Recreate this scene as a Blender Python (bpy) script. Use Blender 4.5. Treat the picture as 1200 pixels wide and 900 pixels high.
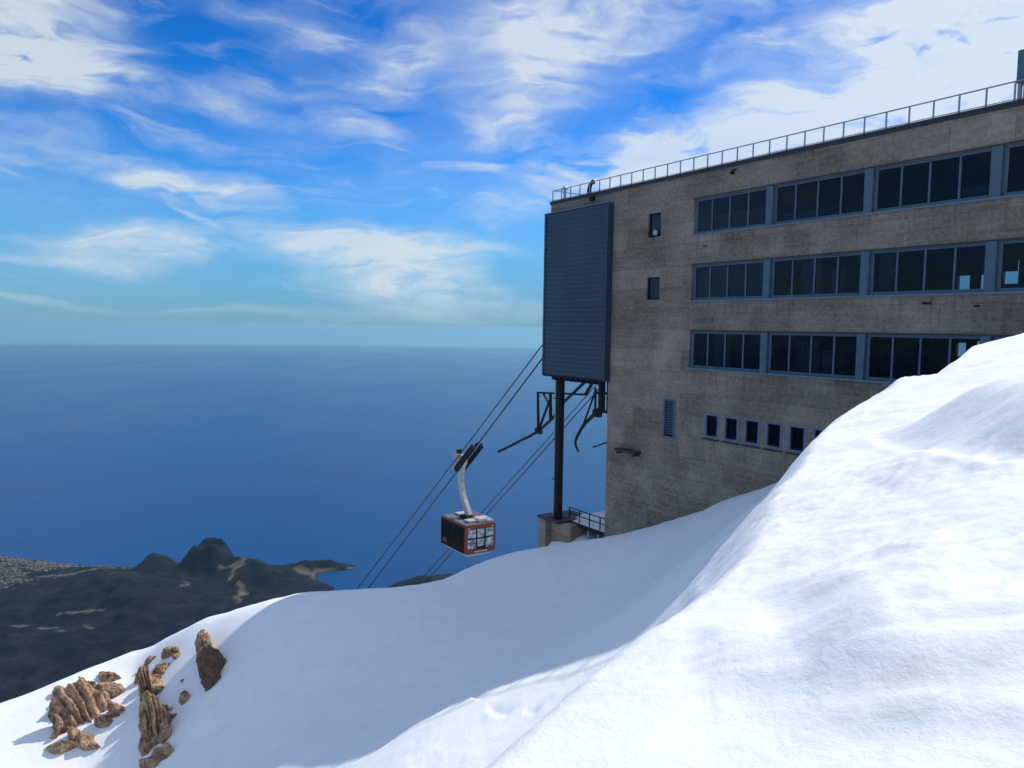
import bpy, bmesh, math, random
import numpy as np
from mathutils import Vector, Matrix, noise as mnoise

for o in list(bpy.data.objects): bpy.data.objects.remove(o)
scene = bpy.context.scene
COL = scene.collection
random.seed(4)
PI = math.pi

# ---------------------------------------------------------------- camera
F, PITCH, ROLL = 876.4, .075954, .014685
fw = Vector((0, math.cos(PITCH), -math.sin(PITCH))); up0 = Vector((0, math.sin(PITCH), math.cos(PITCH))); r0 = Vector((1, 0, 0))
rt = math.cos(ROLL) * r0 + math.sin(ROLL) * up0; up = -math.sin(ROLL) * r0 + math.cos(ROLL) * up0
cam = bpy.data.cameras.new('camera'); camo = bpy.data.objects.new('camera', cam); COL.objects.link(camo)
camo.matrix_world = Matrix(((rt.x, up.x, -fw.x, 0), (rt.y, up.y, -fw.y, 0), (rt.z, up.z, -fw.z, 0), (0, 0, 0, 1)))
cam.sensor_width = 36; cam.lens = F / 1200 * 36; cam.clip_start = .1; cam.clip_end = 400000
scene.camera = camo

# ---------------------------------------------------------------- exposure, sun, sky
scene.view_settings.view_transform = 'Standard'; scene.view_settings.look = 'None'
scene.view_settings.exposure = 0.72; scene.view_settings.gamma = 1.0; scene.view_settings.use_curve_mapping = False
scene.cycles.use_denoising = True
scene.cycles.max_bounces = 6; scene.cycles.volume_bounces = 0
SUN_EL, SUN_AZ = math.radians(45.5), math.radians(48.3)              # azimuth clockwise from +Y
sd = Vector((math.sin(SUN_AZ) * math.cos(SUN_EL), math.cos(SUN_AZ) * math.cos(SUN_EL), math.sin(SUN_EL)))
sl = bpy.data.lights.new('sun', 'SUN'); sl.energy = 2.4; sl.angle = math.radians(.53); sl.color = (1, .95, .87)
so = bpy.data.objects.new('sun', sl); COL.objects.link(so); so.rotation_euler = sd.to_track_quat('Z', 'Y').to_euler()

class G:
    """short hand for node trees"""
    def __init__(s, nt): s.nt = nt
    def n(s, t, **k):
        nd = s.nt.nodes.new(t)
        for a, v in k.items(): setattr(nd, a, v)
        return nd
    def l(s, a, b): s.nt.links.new(a, b)
    def put(s, sock, v):
        if hasattr(v, 'is_output'): s.l(v, sock)
        else: sock.default_value = v
    def m(s, op, a, b=None, c=None, clamp=False):
        nd = s.n('ShaderNodeMath', operation=op); nd.use_clamp = clamp
        for i, v in enumerate((a, b, c)):
            if v is not None: s.put(nd.inputs[i], v)
        return nd.outputs[0]
    def v(s, op, a, b=None):
        nd = s.n('ShaderNodeVectorMath', operation=op); s.put(nd.inputs[0], a)
        if b is not None: s.put(nd.inputs[1], b)
        return nd.outputs['Value' if op in ('LENGTH', 'DOT_PRODUCT') else 'Vector']
    def xyz(s, x, y, z):
        nd = s.n('ShaderNodeCombineXYZ')
        for i, q in enumerate((x, y, z)): s.put(nd.inputs[i], q)
        return nd.outputs[0]
    def sep(s, v): nd = s.n('ShaderNodeSeparateXYZ'); s.l(v, nd.inputs[0]); return nd.outputs
    def mapping(s, v, loc=(0, 0, 0), rot=(0, 0, 0), sc=(1, 1, 1), kind='POINT'):
        nd = s.n('ShaderNodeMapping', vector_type=kind); s.l(v, nd.inputs[0])
        nd.inputs[1].default_value = loc; nd.inputs[2].default_value = rot; nd.inputs[3].default_value = sc
        return nd.outputs[0]
    def noise(s, v, scale, detail=4, rough=.5, dist=0, col=False):
        nd = s.n('ShaderNodeTexNoise'); s.put(nd.inputs['Vector'], v)
        nd.inputs['Scale'].default_value = scale; nd.inputs['Detail'].default_value = detail
        nd.inputs['Roughness'].default_value = rough; nd.inputs['Distortion'].default_value = dist
        return nd.outputs[1 if col else 0]
    def rng(s, v, a, b, c=0., d=1., kind='LINEAR'):
        nd = s.n('ShaderNodeMapRange', interpolation_type=kind); s.put(nd.inputs[0], v)
        for i, q in enumerate((a, b, c, d)): nd.inputs[i + 1].default_value = q
        return nd.outputs[0]
    def mix(s, f, a, b, kind='MIX'):
        nd = s.n('ShaderNodeMix', data_type='RGBA', blend_type=kind); s.put(nd.inputs[0], f)
        for sock, v in ((nd.inputs[6], a), (nd.inputs[7], b)):
            s.put(sock, v if hasattr(v, 'is_output') else (*v[:3], 1))
        return nd.outputs[2]

CLOUDS=[(-0.559,0.303,0.106,0.064,-15,1.4),(-0.572,0.274,0.074,0.027,-10,0.8),(-0.468,0.272,0.212,0.013,-5,0.6),(-0.297,0.283,0.159,0.01,0,0.35),(-0.149,0.328,0.053,0.036,15,0.85),(-0.197,0.254,0.053,0.017,-8,0.8),(0.011,0.284,0.08,0.048,10,0.8),(0.092,0.375,0.202,0.042,5,0.8),(-0.049,0.206,0.036,0.012,0,0.7),(-0.401,0.167,0.096,0.023,-12,1.25),(-0.461,0.172,0.064,0.007,-8,0.5),(-0.378,0.128,0.042,0.006,-32,0.5),(-0.459,0.088,0.096,0.023,3,1.15),(-0.192,0.102,0.175,0.025,0,1.4),(-0.143,0.057,0.117,0.038,-8,1.2),(-0.03,0.017,0.138,0.021,0,0.6),(-0.551,0.021,0.138,0.005,-2,0.6),(-0.399,0.018,0.074,0.004,-2,0.4),(0.376,0.27,0.318,0.045,12,1.1),(0.473,0.348,0.212,0.032,5,0.9),(0.559,0.288,0.138,0.064,0,0.9),(0.278,0.233,0.18,0.03,8,0.9),(0.107,0.213,0.138,0.025,8,0.8),(0.038,0.343,0.064,0.064,0,0.3),(-0.003,0.154,0.064,0.017,0,0.5),(-0.586,0.072,0.064,0.007,0,0.45),(-0.546,0.202,0.096,0.015,-3,0.4),(-0.382,0.214,0.064,0.015,-8,0.4),(-0.296,0.353,0.127,0.017,-8,0.35),(0.206,0.195,0.159,0.032,5,0.7),(-0.203,0.012,0.212,0.011,0,0.35),(0.721,0.271,0.318,0.17,0,0.9),(-0.762,0.176,0.212,0.064,0,0.5)]

world = bpy.data.worlds.new('World'); scene.world = world; world.use_nodes = True
g = G(world.node_tree); g.nt.nodes.clear()
sky = g.n('ShaderNodeTexSky', sky_type='NISHITA'); sky.sun_disc = False
sky.sun_elevation = SUN_EL; sky.sun_rotation = SUN_AZ; sky.altitude = 2365; sky.air_density = 1.0; sky.dust_density = .35; sky.ozone_density = 2.5
geo = g.n('ShaderNodeTexCoord'); dv = g.v('NORMALIZE', geo.outputs['Generated'])
dx, dy, dz = g.sep(dv)
az = g.m('ARCTAN2', dx, dy); el = g.m('ARCSINE', dz)
uv = g.xyz(az, el, 0.0)
w1 = g.v('SUBTRACT', g.noise(g.mapping(uv, sc=(5, 11, 1)), 1.2, 4, .5, col=True), (.5, .5, .5))
w2 = g.v('MULTIPLY', w1, (.16, .075, 0))
uw = g.v('ADD', uv, w2)
acc = None
for (cu, cv, ru, rv, ang, st) in CLOUDS:
    p = g.mapping(uw, (cu, cv, 0), (0, 0, math.radians(ang)), (ru, rv, 1), 'TEXTURE')
    b = g.rng(g.v('LENGTH', p), 1.45, .1, 0, st, 'SMOOTHSTEP')
    acc = b if acc is None else g.m('ADD', acc, b)
streak = g.noise(g.mapping(uw, rot=(0, 0, .12), sc=(5, 26, 1)), 1.5, 7, .58, .5)
puff = g.noise(g.mapping(uw, sc=(10, 22, 1)), 1.6, 7, .54, .3)
body = g.m('MULTIPLY', acc, g.rng(g.m('ADD', g.m('MULTIPLY', streak, .6), g.m('MULTIPLY', puff, .4)), .35, .60, .08, 1.15))
body = g.m('MINIMUM', body, 1.0)
cirrus = g.m('MULTIPLY', g.rng(streak, .50, .80, 0, .42, 'SMOOTHSTEP'), g.rng(el, .02, .20, .35, 1))
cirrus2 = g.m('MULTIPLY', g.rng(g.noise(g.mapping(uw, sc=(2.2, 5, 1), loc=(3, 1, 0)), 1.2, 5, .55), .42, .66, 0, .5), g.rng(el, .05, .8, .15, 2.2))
hz = g.m('POWER', g.m('SUBTRACT', 1.0, g.m('ABSOLUTE', dz), clamp=True), 8.0)
fill_cloud = g.m('MULTIPLY', g.rng(g.noise(g.mapping(uw, sc=(2.6, 4, 1), loc=(5, 2, 0)), 1.2, 6, .55), .36, .62, 0, .38), g.m('MAXIMUM', g.rng(el, .44, .7), g.rng(g.m('ABSOLUTE', az), .78, 1.2)))  # extra cloud outside the view, added to brighten the shaded snow
mask = g.m('ADD', g.m('MULTIPLY', g.m('ADD', g.m('MAXIMUM', body, fill_cloud), g.m('ADD', cirrus, cirrus2)), .9), 0.0, clamp=True)
hs = g.n('ShaderNodeHueSaturation'); hs.inputs['Saturation'].default_value = 1.25; hs.inputs['Value'].default_value = 1.0
g.l(g.v('NORMALIZE', g.xyz(dx, dy, g.m('MAXIMUM', dz, .004))), sky.inputs['Vector'])
g.l(sky.outputs[0], hs.inputs['Color'])
SKY_TINT, CLOUD_COL = (.17, .56, .80), (3.55, 3.95, 4.15)
blue = g.mix(1.0, hs.outputs[0], SKY_TINT, 'MULTIPLY')
low_ = g.rng(dz, .0, .30, 1, 0, 'SMOOTHSTEP')
hz2 = g.m('POWER', g.m('SUBTRACT', 1.0, g.m('ABSOLUTE', dz), clamp=True), 34.0)
hz = g.rng(dz, .0, .24, 1, 0, 'SMOOTHSTEP')
blue = g.mix(g.m('MULTIPLY', hz, .92), blue, (.78, 2.0, 3.2))
blue = g.mix(g.m('MULTIPLY', hz2, .95), blue, (1.02, 2.0, 2.66))
sunward = g.m('POWER', g.m('MAXIMUM', g.v('DOT_PRODUCT', dv, tuple(sd)), 0.0), 5.0)
glow = g.mix(1.0, CLOUD_COL, g.mix(sunward, (1, 1, 1), (1.3, 1.28, 1.25)), 'MULTIPLY')
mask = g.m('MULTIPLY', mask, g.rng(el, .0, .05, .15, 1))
deep = g.mix(g.rng(el, .10, .36), (1, 1, 1), (.60, .84, .93))
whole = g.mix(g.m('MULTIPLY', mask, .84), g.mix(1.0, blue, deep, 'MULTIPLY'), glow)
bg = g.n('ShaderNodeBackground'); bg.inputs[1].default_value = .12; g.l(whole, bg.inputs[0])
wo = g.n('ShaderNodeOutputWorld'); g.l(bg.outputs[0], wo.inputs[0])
world.cycles.sampling_method = 'MANUAL'; world.cycles.sample_map_resolution = 512

# ---------------------------------------------------------------- helpers
def tag(o, label=None, cat=None, group=None, kind=None):
    for k, v in (('label', label), ('category', cat), ('group', group), ('kind', kind)):
        if v: o[k] = v
    return o
class MB:
    """collects shapes and links them as one mesh object"""
    def __init__(s): s.v = []; s.f = []
    def add(s, vs, fs):
        b = len(s.v); s.v += [tuple(p) for p in vs]; s.f += [tuple(b + i for i in f) for f in fs]; return s
    def box(s, x0, x1, y0, y1, z0, z1):
        return s.add([(x, y, z) for z in (z0, z1) for y in (y0, y1) for x in (x0, x1)],
                     [(0, 2, 3, 1), (4, 5, 7, 6), (0, 1, 5, 4), (2, 6, 7, 3), (0, 4, 6, 2), (1, 3, 7, 5)])
    def bar(s, a, b, w, h=None, side=None):
        """a box-section bar from a to b"""
        a, b = Vector(a), Vector(b); d = (b - a).normalized(); h = h or w
        q = Vector(side) if side else (Vector((0, 0, 1)) if abs(d.z) < .95 else Vector((0, 1, 0)))
        x = d.cross(q).normalized() * w / 2; y = x.cross(d).normalized() * h / 2
        return s.add([p + i * x + j * y for p in (a, b) for i, j in ((-1, -1), (1, -1), (1, 1), (-1, 1))],
                     [(0, 1, 2, 3), (7, 6, 5, 4), (0, 4, 5, 1), (1, 5, 6, 2), (2, 6, 7, 3), (3, 7, 4, 0)])
    def tube(s, pts, r, n=8, r1=None):
        pts = [Vector(p) for p in pts]; m = len(pts); vs = []; fs = []
        for i, p in enumerate(pts):
            d = (pts[min(i + 1, m - 1)] - pts[max(i - 1, 0)]).normalized()
            x = d.cross(Vector((0, 1, 0)) if abs(d.y) < .9 else Vector((1, 0, 0))).normalized(); y = d.cross(x)
            rr = r if r1 is None else r + (r1 - r) * i / (m - 1)
            vs += [p + (x * math.cos(2 * PI * k / n) + y * math.sin(2 * PI * k / n)) * rr for k in range(n)]
        for i in range(m - 1):
            for k in range(n): fs.append((i * n + k, i * n + (k + 1) % n, (i + 1) * n + (k + 1) % n, (i + 1) * n + k))
        fs += [tuple(range(n))[::-1], tuple((m - 1) * n + k for k in range(n))]
        return s.add(vs, fs)
    def build(s, name, mat, parent=None, bevel=0, smooth=False):
        me = bpy.data.meshes.new(name); me.from_pydata(s.v, [], s.f); me.update()
        bm = bmesh.new(); bm.from_mesh(me); bmesh.ops.recalc_face_normals(bm, faces=bm.faces); bm.to_mesh(me); bm.free()
        if smooth: me.polygons.foreach_set('use_smooth', [True] * len(me.polygons))
        if mat: me.materials.append(mat)
        o = bpy.data.objects.new(name, me); COL.objects.link(o); o.parent = parent
        if bevel:
            b = o.modifiers.new('bevel', 'BEVEL'); b.width = bevel; b.segments = 2; b.limit_method = 'ANGLE'
        return o
def empty(name, loc=(0, 0, 0), rz=0, parent=None):
    o = bpy.data.objects.new(name, None); COL.objects.link(o); o.location = loc; o.rotation_euler = (0, 0, rz); o.parent = parent
    o.empty_display_size = .5
    return o
def copy_tree(o, parent=None):
    c = o.copy(); COL.objects.link(c); c.parent = parent
    for ch in list(o.children): copy_tree(ch, c)
    return c

def mat(name, col, rough=.7, metal=0, spec=.5):
    m = bpy.data.materials.new(name); m.use_nodes = True
    b = m.node_tree.nodes['Principled BSDF']; b.inputs['Base Color'].default_value = (*col, 1)
    b.inputs['Roughness'].default_value = rough; b.inputs['Metallic'].default_value = metal; b.inputs['Specular IOR Level'].default_value = spec
    return m, G(m.node_tree), b
def worn(name, a, b_, rough=.6, metal=0, scale=2.0, bump=.15, dist=.02, spec=.5, stretch=(1, 1, 1)):
    """a colour that wanders between two tones, with a fine relief"""
    m, g, b = mat(name, a, rough, metal, spec)
    tc = g.n('ShaderNodeTexCoord'); v = g.mapping(tc.outputs['Object'], sc=stretch)
    n = g.noise(v, scale, 6, .62); g.l(g.mix(g.rng(n, .33, .67), a, b_), b.inputs['Base Color'])
    bp = g.n('ShaderNodeBump'); bp.inputs['Strength'].default_value = bump; bp.inputs['Distance'].default_value = dist
    g.l(g.noise(v, scale * 6, 5, .6), bp.inputs['Height']); g.l(bp.outputs[0], b.inputs['Normal'])
    g.l(g.rng(n, .3, .7, max(0, rough - .1), min(1, rough + .1)), b.inputs['Roughness'])
    return m
M = {}
M['steel_dark'] = worn('dark_painted_steel', (.010, .011, .013), (.022, .023, .026), .7, 0, 3, spec=.2)
M['steel_grey'] = worn('galvanised_steel', (.30, .32, .35), (.42, .44, .47), .5, .5, 4)
M['frame_blue'] = worn('blue_grey_window_metal', (.080, .120, .158), (.112, .158, .20), .45, .1, 1.5, .05)
M['frame_light'] = worn('pale_blue_grey_metal', (.14, .18, .235), (.18, .225, .285), .45, .1, 2, .05)
M['cladding'] = worn('blue_grey_corrugated_sheet', (.034, .054, .085), (.050, .074, .108), .45, .15, .45, .05, stretch=(1, 1, .5))
M['rope'] = worn('steel_rope', (.03, .033, .04), (.05, .052, .06), .5, .6, 3)
M['red'] = worn('red_brown_cabin_paint', (.15, .022, .013), (.20, .032, .018), .35, 0, 2, .03)
M['cabin_dark'] = worn('dark_cabin_panel', (.008, .006, .006), (.018, .010, .009), .8, 0, 2, .03, spec=.15)
M['hanger'] = worn('pale_painted_steel', (.36, .35, .33), (.50, .48, .46), .5, 0, 3)
M['wood_dark'] = worn('weathered_dark_metal', (.03, .025, .024), (.06, .05, .045), .8, 0, 3)
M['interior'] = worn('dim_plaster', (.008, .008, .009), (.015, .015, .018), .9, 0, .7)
M['blind'] = worn('pale_window_blind', (.25, .33, .38), (.32, .40, .45), .9, 0, 2)
M['roof_grey'] = worn('grimy_cabin_roof', (.10, .10, .105), (.17, .17, .175), .7, 0, 3)
M['reflect_blue'] = worn('blue_pane_reflection', (.10, .15, .20), (.15, .21, .27), .9, 0, 1.5, stretch=(4, 1, .4))  # painted stand-in for sky reflected in the panes
M['coping'] = worn('dark_roof_coping', (.035, .037, .043), (.06, .06, .07), .7, .1, 3)

m_, g_, b_c = M['cladding'], G(M['cladding'].node_tree), M['cladding'].node_tree.nodes['Principled BSDF']
src_ = b_c.inputs['Base Color'].links[0].from_socket; oi_ = g_.n('ShaderNodeObjectInfo')
g_.l(g_.mix(1.0, src_, g_.mix(oi_.outputs['Random'], (.86, .88, .9), (1.12, 1.1, 1.1)), 'MULTIPLY'), b_c.inputs['Base Color'])
m, g, b = mat('window_glass', (.9, .95, 1), .03)
g.nt.nodes.remove(b); gl = g.n('ShaderNodeBsdfGlossy'); gl.inputs['Roughness'].default_value = .02
tr = g.n('ShaderNodeBsdfTransparent'); tr.inputs[0].default_value = (.50, .56, .62, 1)
fr = g.n('ShaderNodeFresnel'); fr.inputs[0].default_value = 1.31; ms = g.n('ShaderNodeMixShader')
bp = g.n('ShaderNodeBump'); bp.inputs['Strength'].default_value = .25; bp.inputs['Distance'].default_value = .08; g.l(g.noise(g.n('ShaderNodeTexCoord').outputs['Object'], .55, 2), bp.inputs['Height']); g.l(bp.outputs[0], gl.inputs['Normal'])
g.l(fr.outputs[0], ms.inputs[0]); g.l(tr.outputs[0], ms.inputs[1]); g.l(gl.outputs[0], ms.inputs[2])
g.l(ms.outputs[0], g.nt.nodes['Material Output'].inputs[0]); M['glass'] = m
M['dark_glass'] = mat('dark_cabin_glass', (.008, .009, .011), .06, 0, .5)[0]
m, g, b = mat('mirrored_cabin_glass', (.55, .58, .62), .12, .8); M['mirror_glass'] = m
tc = g.n('ShaderNodeTexCoord'); g.l(g.mix(g.rng(g.noise(tc.outputs['Object'], 2.4, 5, .7), .4, .62), (.12, .13, .15), (.80, .82, .84)), b.inputs['Base Color'])
bp = g.n('ShaderNodeBump'); bp.inputs['Strength'].default_value = .5; bp.inputs['Distance'].default_value = .05
g.l(g.noise(tc.outputs['Object'], 1.7, 3), bp.inputs['Height']); g.l(bp.outputs[0], b.inputs['Normal'])

# concrete: shuttered panels, board marks, stains
m, g, b = mat('shuttered_concrete', (.3, .28, .25), .9, 0, .2); M['concrete'] = m
tc = g.n('ShaderNodeTexCoord'); px_, py_, pz_ = g.sep(tc.outputs['Object'])
pv = g.xyz(g.m('ADD', px_, py_), pz_, 0.0)
wob = g.v('ADD', pv, g.v('MULTIPLY', g.v('SUBTRACT', g.noise(pv, .8, 4, .6, col=True), (.5, .5, .5)), (.12, .10, 0)))
br = g.n('ShaderNodeTexBrick'); g.l(wob, br.inputs['Vector']); br.offset = .37; br.squash = 1
br.inputs['Color1'].default_value = (.0, .0, .0, 1); br.inputs['Color2'].default_value = (1, 1, 1, 1); br.inputs['Mortar'].default_value = (.3, .3, .3, 1)
br.inputs['Scale'].default_value = 1.0; br.inputs['Brick Width'].default_value = 2.45; br.inputs['Row Height'].default_value = 1.25
br.inputs['Mortar Size'].default_value = .012; br.inputs['Mortar Smooth'].default_value = .4; br.inputs['Bias'].default_value = 0
big = g.noise(pv, .28, 5, .62); fine = g.noise(pv, 5, 6, .7)
board = g.noise(g.mapping(pv, sc=(.22, 4.6, 1)), 1.3, 6, .66)
tone = g.m('ADD', g.m('ADD', g.m('MULTIPLY', g.m('SUBTRACT', g.sep(br.outputs['Color'])[0], .5), .20), g.m('MULTIPLY', g.m('SUBTRACT', big, .5), 1.1)),
           g.m('ADD', g.m('MULTIPLY', g.m('SUBTRACT', board, .5), .5), g.m('MULTIPLY', g.m('SUBTRACT', fine, .5), .9)))
c0 = g.mix(g.rng(tone, -.28, .28), (.155, .115, .080), (.40, .315, .235))
c1 = g.mix(g.m('MULTIPLY', br.outputs['Fac'], .22), c0, (.065, .058, .053))
rub = g.n('ShaderNodeTexVoronoi', feature='DISTANCE_TO_EDGE'); g.l(g.v('ADD', g.mapping(pv, sc=(1.0, 1.8, 1)), g.v('MULTIPLY', w1x := g.noise(pv, 1.5, 4, .6, col=True), (.5, .5, 0))), rub.inputs['Vector']); rub.inputs['Scale'].default_value = .9
low = g.m('MULTIPLY', g.rng(rub.outputs['Distance'], .0, .07, 1, 0), g.rng(pz_, -6.4, -8.4, 0, .22))
spots = g.rng(g.noise(pv, 3.2, 3, .8), .66, .74, 0, .7)
c2 = g.mix(low, c1, (.05, .046, .043)); c3 = g.mix(spots, c2, (.045, .04, .037))
drip = None
for zr in (5.35, 1.59, -2.31, -6.2):
    d_ = g.m('MULTIPLY', g.rng(pz_, zr - 1.5, zr, 0, 1), g.m('LESS_THAN', pz_, zr)); drip = d_ if drip is None else g.m('ADD', drip, d_)
runs = g.rng(g.noise(g.mapping(pv, sc=(3.4, .16, 1)), 1.4, 5, .65), .50, .72, 0, .65)
c3 = g.mix(g.m('MULTIPLY', g.m('MULTIPLY', drip, runs), g.m('GREATER_THAN', px_, 6.9)), c3, (.075, .062, .052))
cool = g.rng(g.noise(pv, .7, 4, .6), .52, .72, 0, .45)
g.l(g.mix(cool, c3, (.16, .155, .15)), b.inputs['Base Color'])
bp = g.n('ShaderNodeBump'); bp.inputs['Strength'].default_value = .7; bp.inputs['Distance'].default_value = .05
g.l(g.m('SUBTRACT', g.m('ADD', g.m('MULTIPLY', fine, .5), g.m('MULTIPLY', board, .8)), g.m('ADD', g.m('MULTIPLY', br.outputs['Fac'], .7), low)), bp.inputs['Height']); g.l(bp.outputs[0], b.inputs['Normal'])

# snow
m, g, b = mat('wind_packed_snow', (.85, .87, .91), .75, 0, .25); M['snow'] = m
tc = g.n('ShaderNodeTexCoord'); P = tc.outputs['Object']
s1 = g.noise(P, .55, 6, .6); s2 = g.noise(g.mapping(P, rot=(0, 0, .6), sc=(1, 1.1, 1)), .9, 6, .6); s3 = g.noise(P, 2.2, 6, .7)
dirt = g.m('MULTIPLY', g.m('MULTIPLY', g.rng(s3, .46, .70, 0, .8), g.rng(s1, .40, .60)), g.rng(g.v('LENGTH', P), 10, 20, 1, .12))
cs = g.mix(g.rng(s2, .3, .7), (.835, .87, .905), (.91, .93, .955))
g.l(g.mix(dirt, cs, (.70, .69, .68)), b.inputs['Base Color'])
b1 = g.n('ShaderNodeBump'); b1.inputs['Strength'].default_value = .3; b1.inputs['Distance'].default_value = .07; g.l(s2, b1.inputs['Height'])
b2 = g.n('ShaderNodeBump'); b2.inputs['Strength'].default_value = .5; b2.inputs['Distance'].default_value = .03
g.l(g.noise(g.mapping(P, rot=(0, 0, .3), sc=(1.2, 1, 1)), 6, 8, .72), b2.inputs['Height']); g.l(b1.outputs[0], b2.inputs['Normal'])
g.l(b2.outputs[0], b.inputs['Normal'])

# rock
m, g, b = mat('tan_limestone', (.3, .2, .13), .9, 0, .2); M['rock'] = m
tc = g.n('ShaderNodeTexCoord'); P = tc.outputs['Generated']; O = g.n('ShaderNodeNewGeometry').outputs['Position']
r1 = g.noise(O, 2.2, 8, .7); r2 = g.noise(O, 9, 6, .7)
cc = g.mix(g.rng(r1, .36, .62), (.13, .070, .045), (.60, .41, .26)); cc = g.mix(g.rng(r2, .52, .66, 0, .8), cc, (.07, .036, .026))
g.l(cc, b.inputs['Base Color'])
bp = g.n('ShaderNodeBump'); bp.inputs['Strength'].default_value = .9; bp.inputs['Distance'].default_value = .12
g.l(g.m('ADD', r1, g.m('MULTIPLY', r2, .5)), bp.inputs['Height']); g.l(bp.outputs[0], b.inputs['Normal'])

# sea: wind-ruffled water
m, g, b = mat('open_sea', (.012, .06, .16), .32, 0, .2); M['sea'] = m; b.inputs['IOR'].default_value = 1.33
O = g.n('ShaderNodeNewGeometry').outputs['Position']
sn = g.noise(g.mapping(O, sc=(.00035, .00012, 0)), 1, 6, .6); sf = g.noise(g.mapping(O, sc=(.004, .004, 0)), 1, 4, .7)
g.l(g.mix(g.rng(sn, .3, .7), (.000, .034, .120), (.000, .064, .225)), b.inputs['Base Color'])
g.l(g.rng(sn, .3, .7, .27, .40), b.inputs['Roughness'])
bp = g.n('ShaderNodeBump'); bp.inputs['Strength'].default_value = .25; bp.inputs['Distance'].default_value = 25.0; g.l(sf, bp.inputs['Height']); g.l(bp.outputs[0], b.inputs['Normal'])

# coast and forest, colour patches painted per vertex in "patch" (x tan earth, y town)
m, g, b = mat('coastal_ground', (.04, .05, .03), .95, 0, .1); M['land'] = m
at = g.n('ShaderNodeAttribute', attribute_name='patch'); ax_, ay_, az_ = g.sep(at.outputs['Vector'])
O = g.n('ShaderNodeNewGeometry').outputs['Position']
f1 = g.noise(O, .0022, 7, .65); f2 = g.noise(O, .012, 7, .75)
cf = g.mix(g.rng(f1, .3, .7), (.002, .004, .011), (.009, .012, .023)); cf = g.mix(g.rng(g.noise(O, .0045, 6, .7), .5, .68, 0, .8), cf, (.026, .026, .032)); cf = g.mix(g.rng(f2, .52, .68, 0, .5), cf, (.035, .035, .03))
cf = g.mix(g.m('MULTIPLY', ax_, g.rng(f2, .3, .6, .45, 1)), cf, (.15, .125, .105)); cf = g.mix(g.m('MULTIPLY', ay_, g.rng(f2, .35, .6, .1, .8)), cf, (.085, .08, .08))
g.l(cf, b.inputs['Base Color'])
M['town'] = worn('pale_town_walls', (.06, .055, .052), (.21, .19, .175), .9, 0, .005)
M['flank'] = worn('forested_mountainside', (.03, .04, .028), (.10, .09, .07), .95, 0, .01, .3, 3)

CTRL=[(-32.24,38.0,-22.4),(-34.18,40.29,-25.8),(-41.3,48.68,-38.4),(-28.15,40.0,-21.39),(-29.88,42.45,-24.79),(-36.21,51.45,-37.39),(-26.39,41.0,-20.93),(-28.02,43.52,-24.33),(-33.97,52.77,-36.93),(-24.52,42.0,-20.24),(-26.03,44.59,-23.64),(-31.58,54.09,-36.24),(-22.28,42.5,-19.46),(-23.68,45.16,-22.86),(-28.78,54.9,-35.46),(-19.99,43.0,-18.52),(-21.25,45.72,-21.92),(-25.89,55.7,-34.52),(-17.65,43.5,-17.61),(-18.78,46.28,-21.01),(-22.91,56.47,-33.61),(-15.34,43.5,-16.98),(-16.34,46.33,-20.38),(-20.0,56.7,-32.98),(-13.05,43.5,-16.41),(-13.91,46.37,-19.81),(-17.07,56.91,-32.41),(-11.01,43.5,-16.08),(-11.74,46.41,-19.48),(-14.44,57.07,-32.08),(-9.08,44.0,-16.3),(-9.68,46.94,-19.7),(-11.9,57.71,-32.3),(-7.1,44.5,-16.3),(-7.57,47.46,-19.7),(-9.3,58.33,-32.3),(-5.13,45.5,-16.58),(-5.46,48.48,-19.98),(-6.7,59.41,-32.58),(-3.11,47.0,-16.08),(-3.31,49.99,-19.48),(-4.03,60.97,-32.08),(-0.96,49.0,-16.32),(-1.02,52.0,-19.72),(-1.23,63.0,-32.32),(1.08,51.0,-16.85),(1.15,54.0,-20.25),(1.38,65.0,-32.85),(6.38,49.5,-14.2),(13.02,53.95,-15.7),(8.66,46.09,-12.45),(15.3,50.54,-13.95),(10.27,43.68,-11.1),(16.92,48.13,-12.6),(12.3,40.65,-9.3),(18.95,45.1,-10.8),(14.22,37.78,-7.6),(20.87,42.23,-9.1),(16.95,33.71,-5.0),(23.59,38.16,-6.5),(20.84,27.89,-2.5),(25.29,21.25,-1.0),(2.74,55.0,-16.34),(4.6,53.0,-15.34),(-21.41,36.5,-20.92),(-24.73,35.0,-21.42),(-20.58,35.0,-21.79),(-16.37,35.0,-19.99),(-21.04,41.0,-19.93),(-12.36,35.5,-17.6),(-10.48,30.0,-18.57),(-8.16,35.5,-16.67),(-3.98,35.5,-15.74),(0.18,38.5,-15.14),(4.72,39.0,-13.87),(-5.13,30.0,-16.26),(-8.11,28.0,-16.61),(-5.74,24.92,-15.38),(-3.29,24.33,-13.63),(-0.97,23.64,-12.04),(1.2,22.72,-10.71),(2.72,22.1,-9.77),(3.68,21.74,-9.15),(4.7,21.86,-8.21),(6.35,22.01,-6.72),(7.29,22.25,-5.78),(7.8,33.0,-10.3),(5.73,30.0,-10.64),(-1.62,18.5,-11.15),(30.0,45.0,-4.0),(42.0,60.0,-14.0),(20.0,66.0,-16.0),(5.0,70.0,-22.0),(-6.0,0.0,-9.0),(-6.0,8.0,-10.5),(0.0,0.0,-8.5),(-5.0,-10.0,-9.0),(-14.0,12.0,-15.0),(-20.0,0.0,-16.0),(-26.0,20.0,-22.0),(2.0,10.0,-8.8),(0.0,14.0,-10.2),(6.0,12.0,-7.0),(12.0,14.0,-5.0),(20.0,18.0,-3.5),(15.0,0.0,-4.0),(10.0,-10.0,-5.0),(35.0,20.0,-4.0),(9.5,22.5,-4.2),(13.0,26.0,-3.8)]
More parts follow.
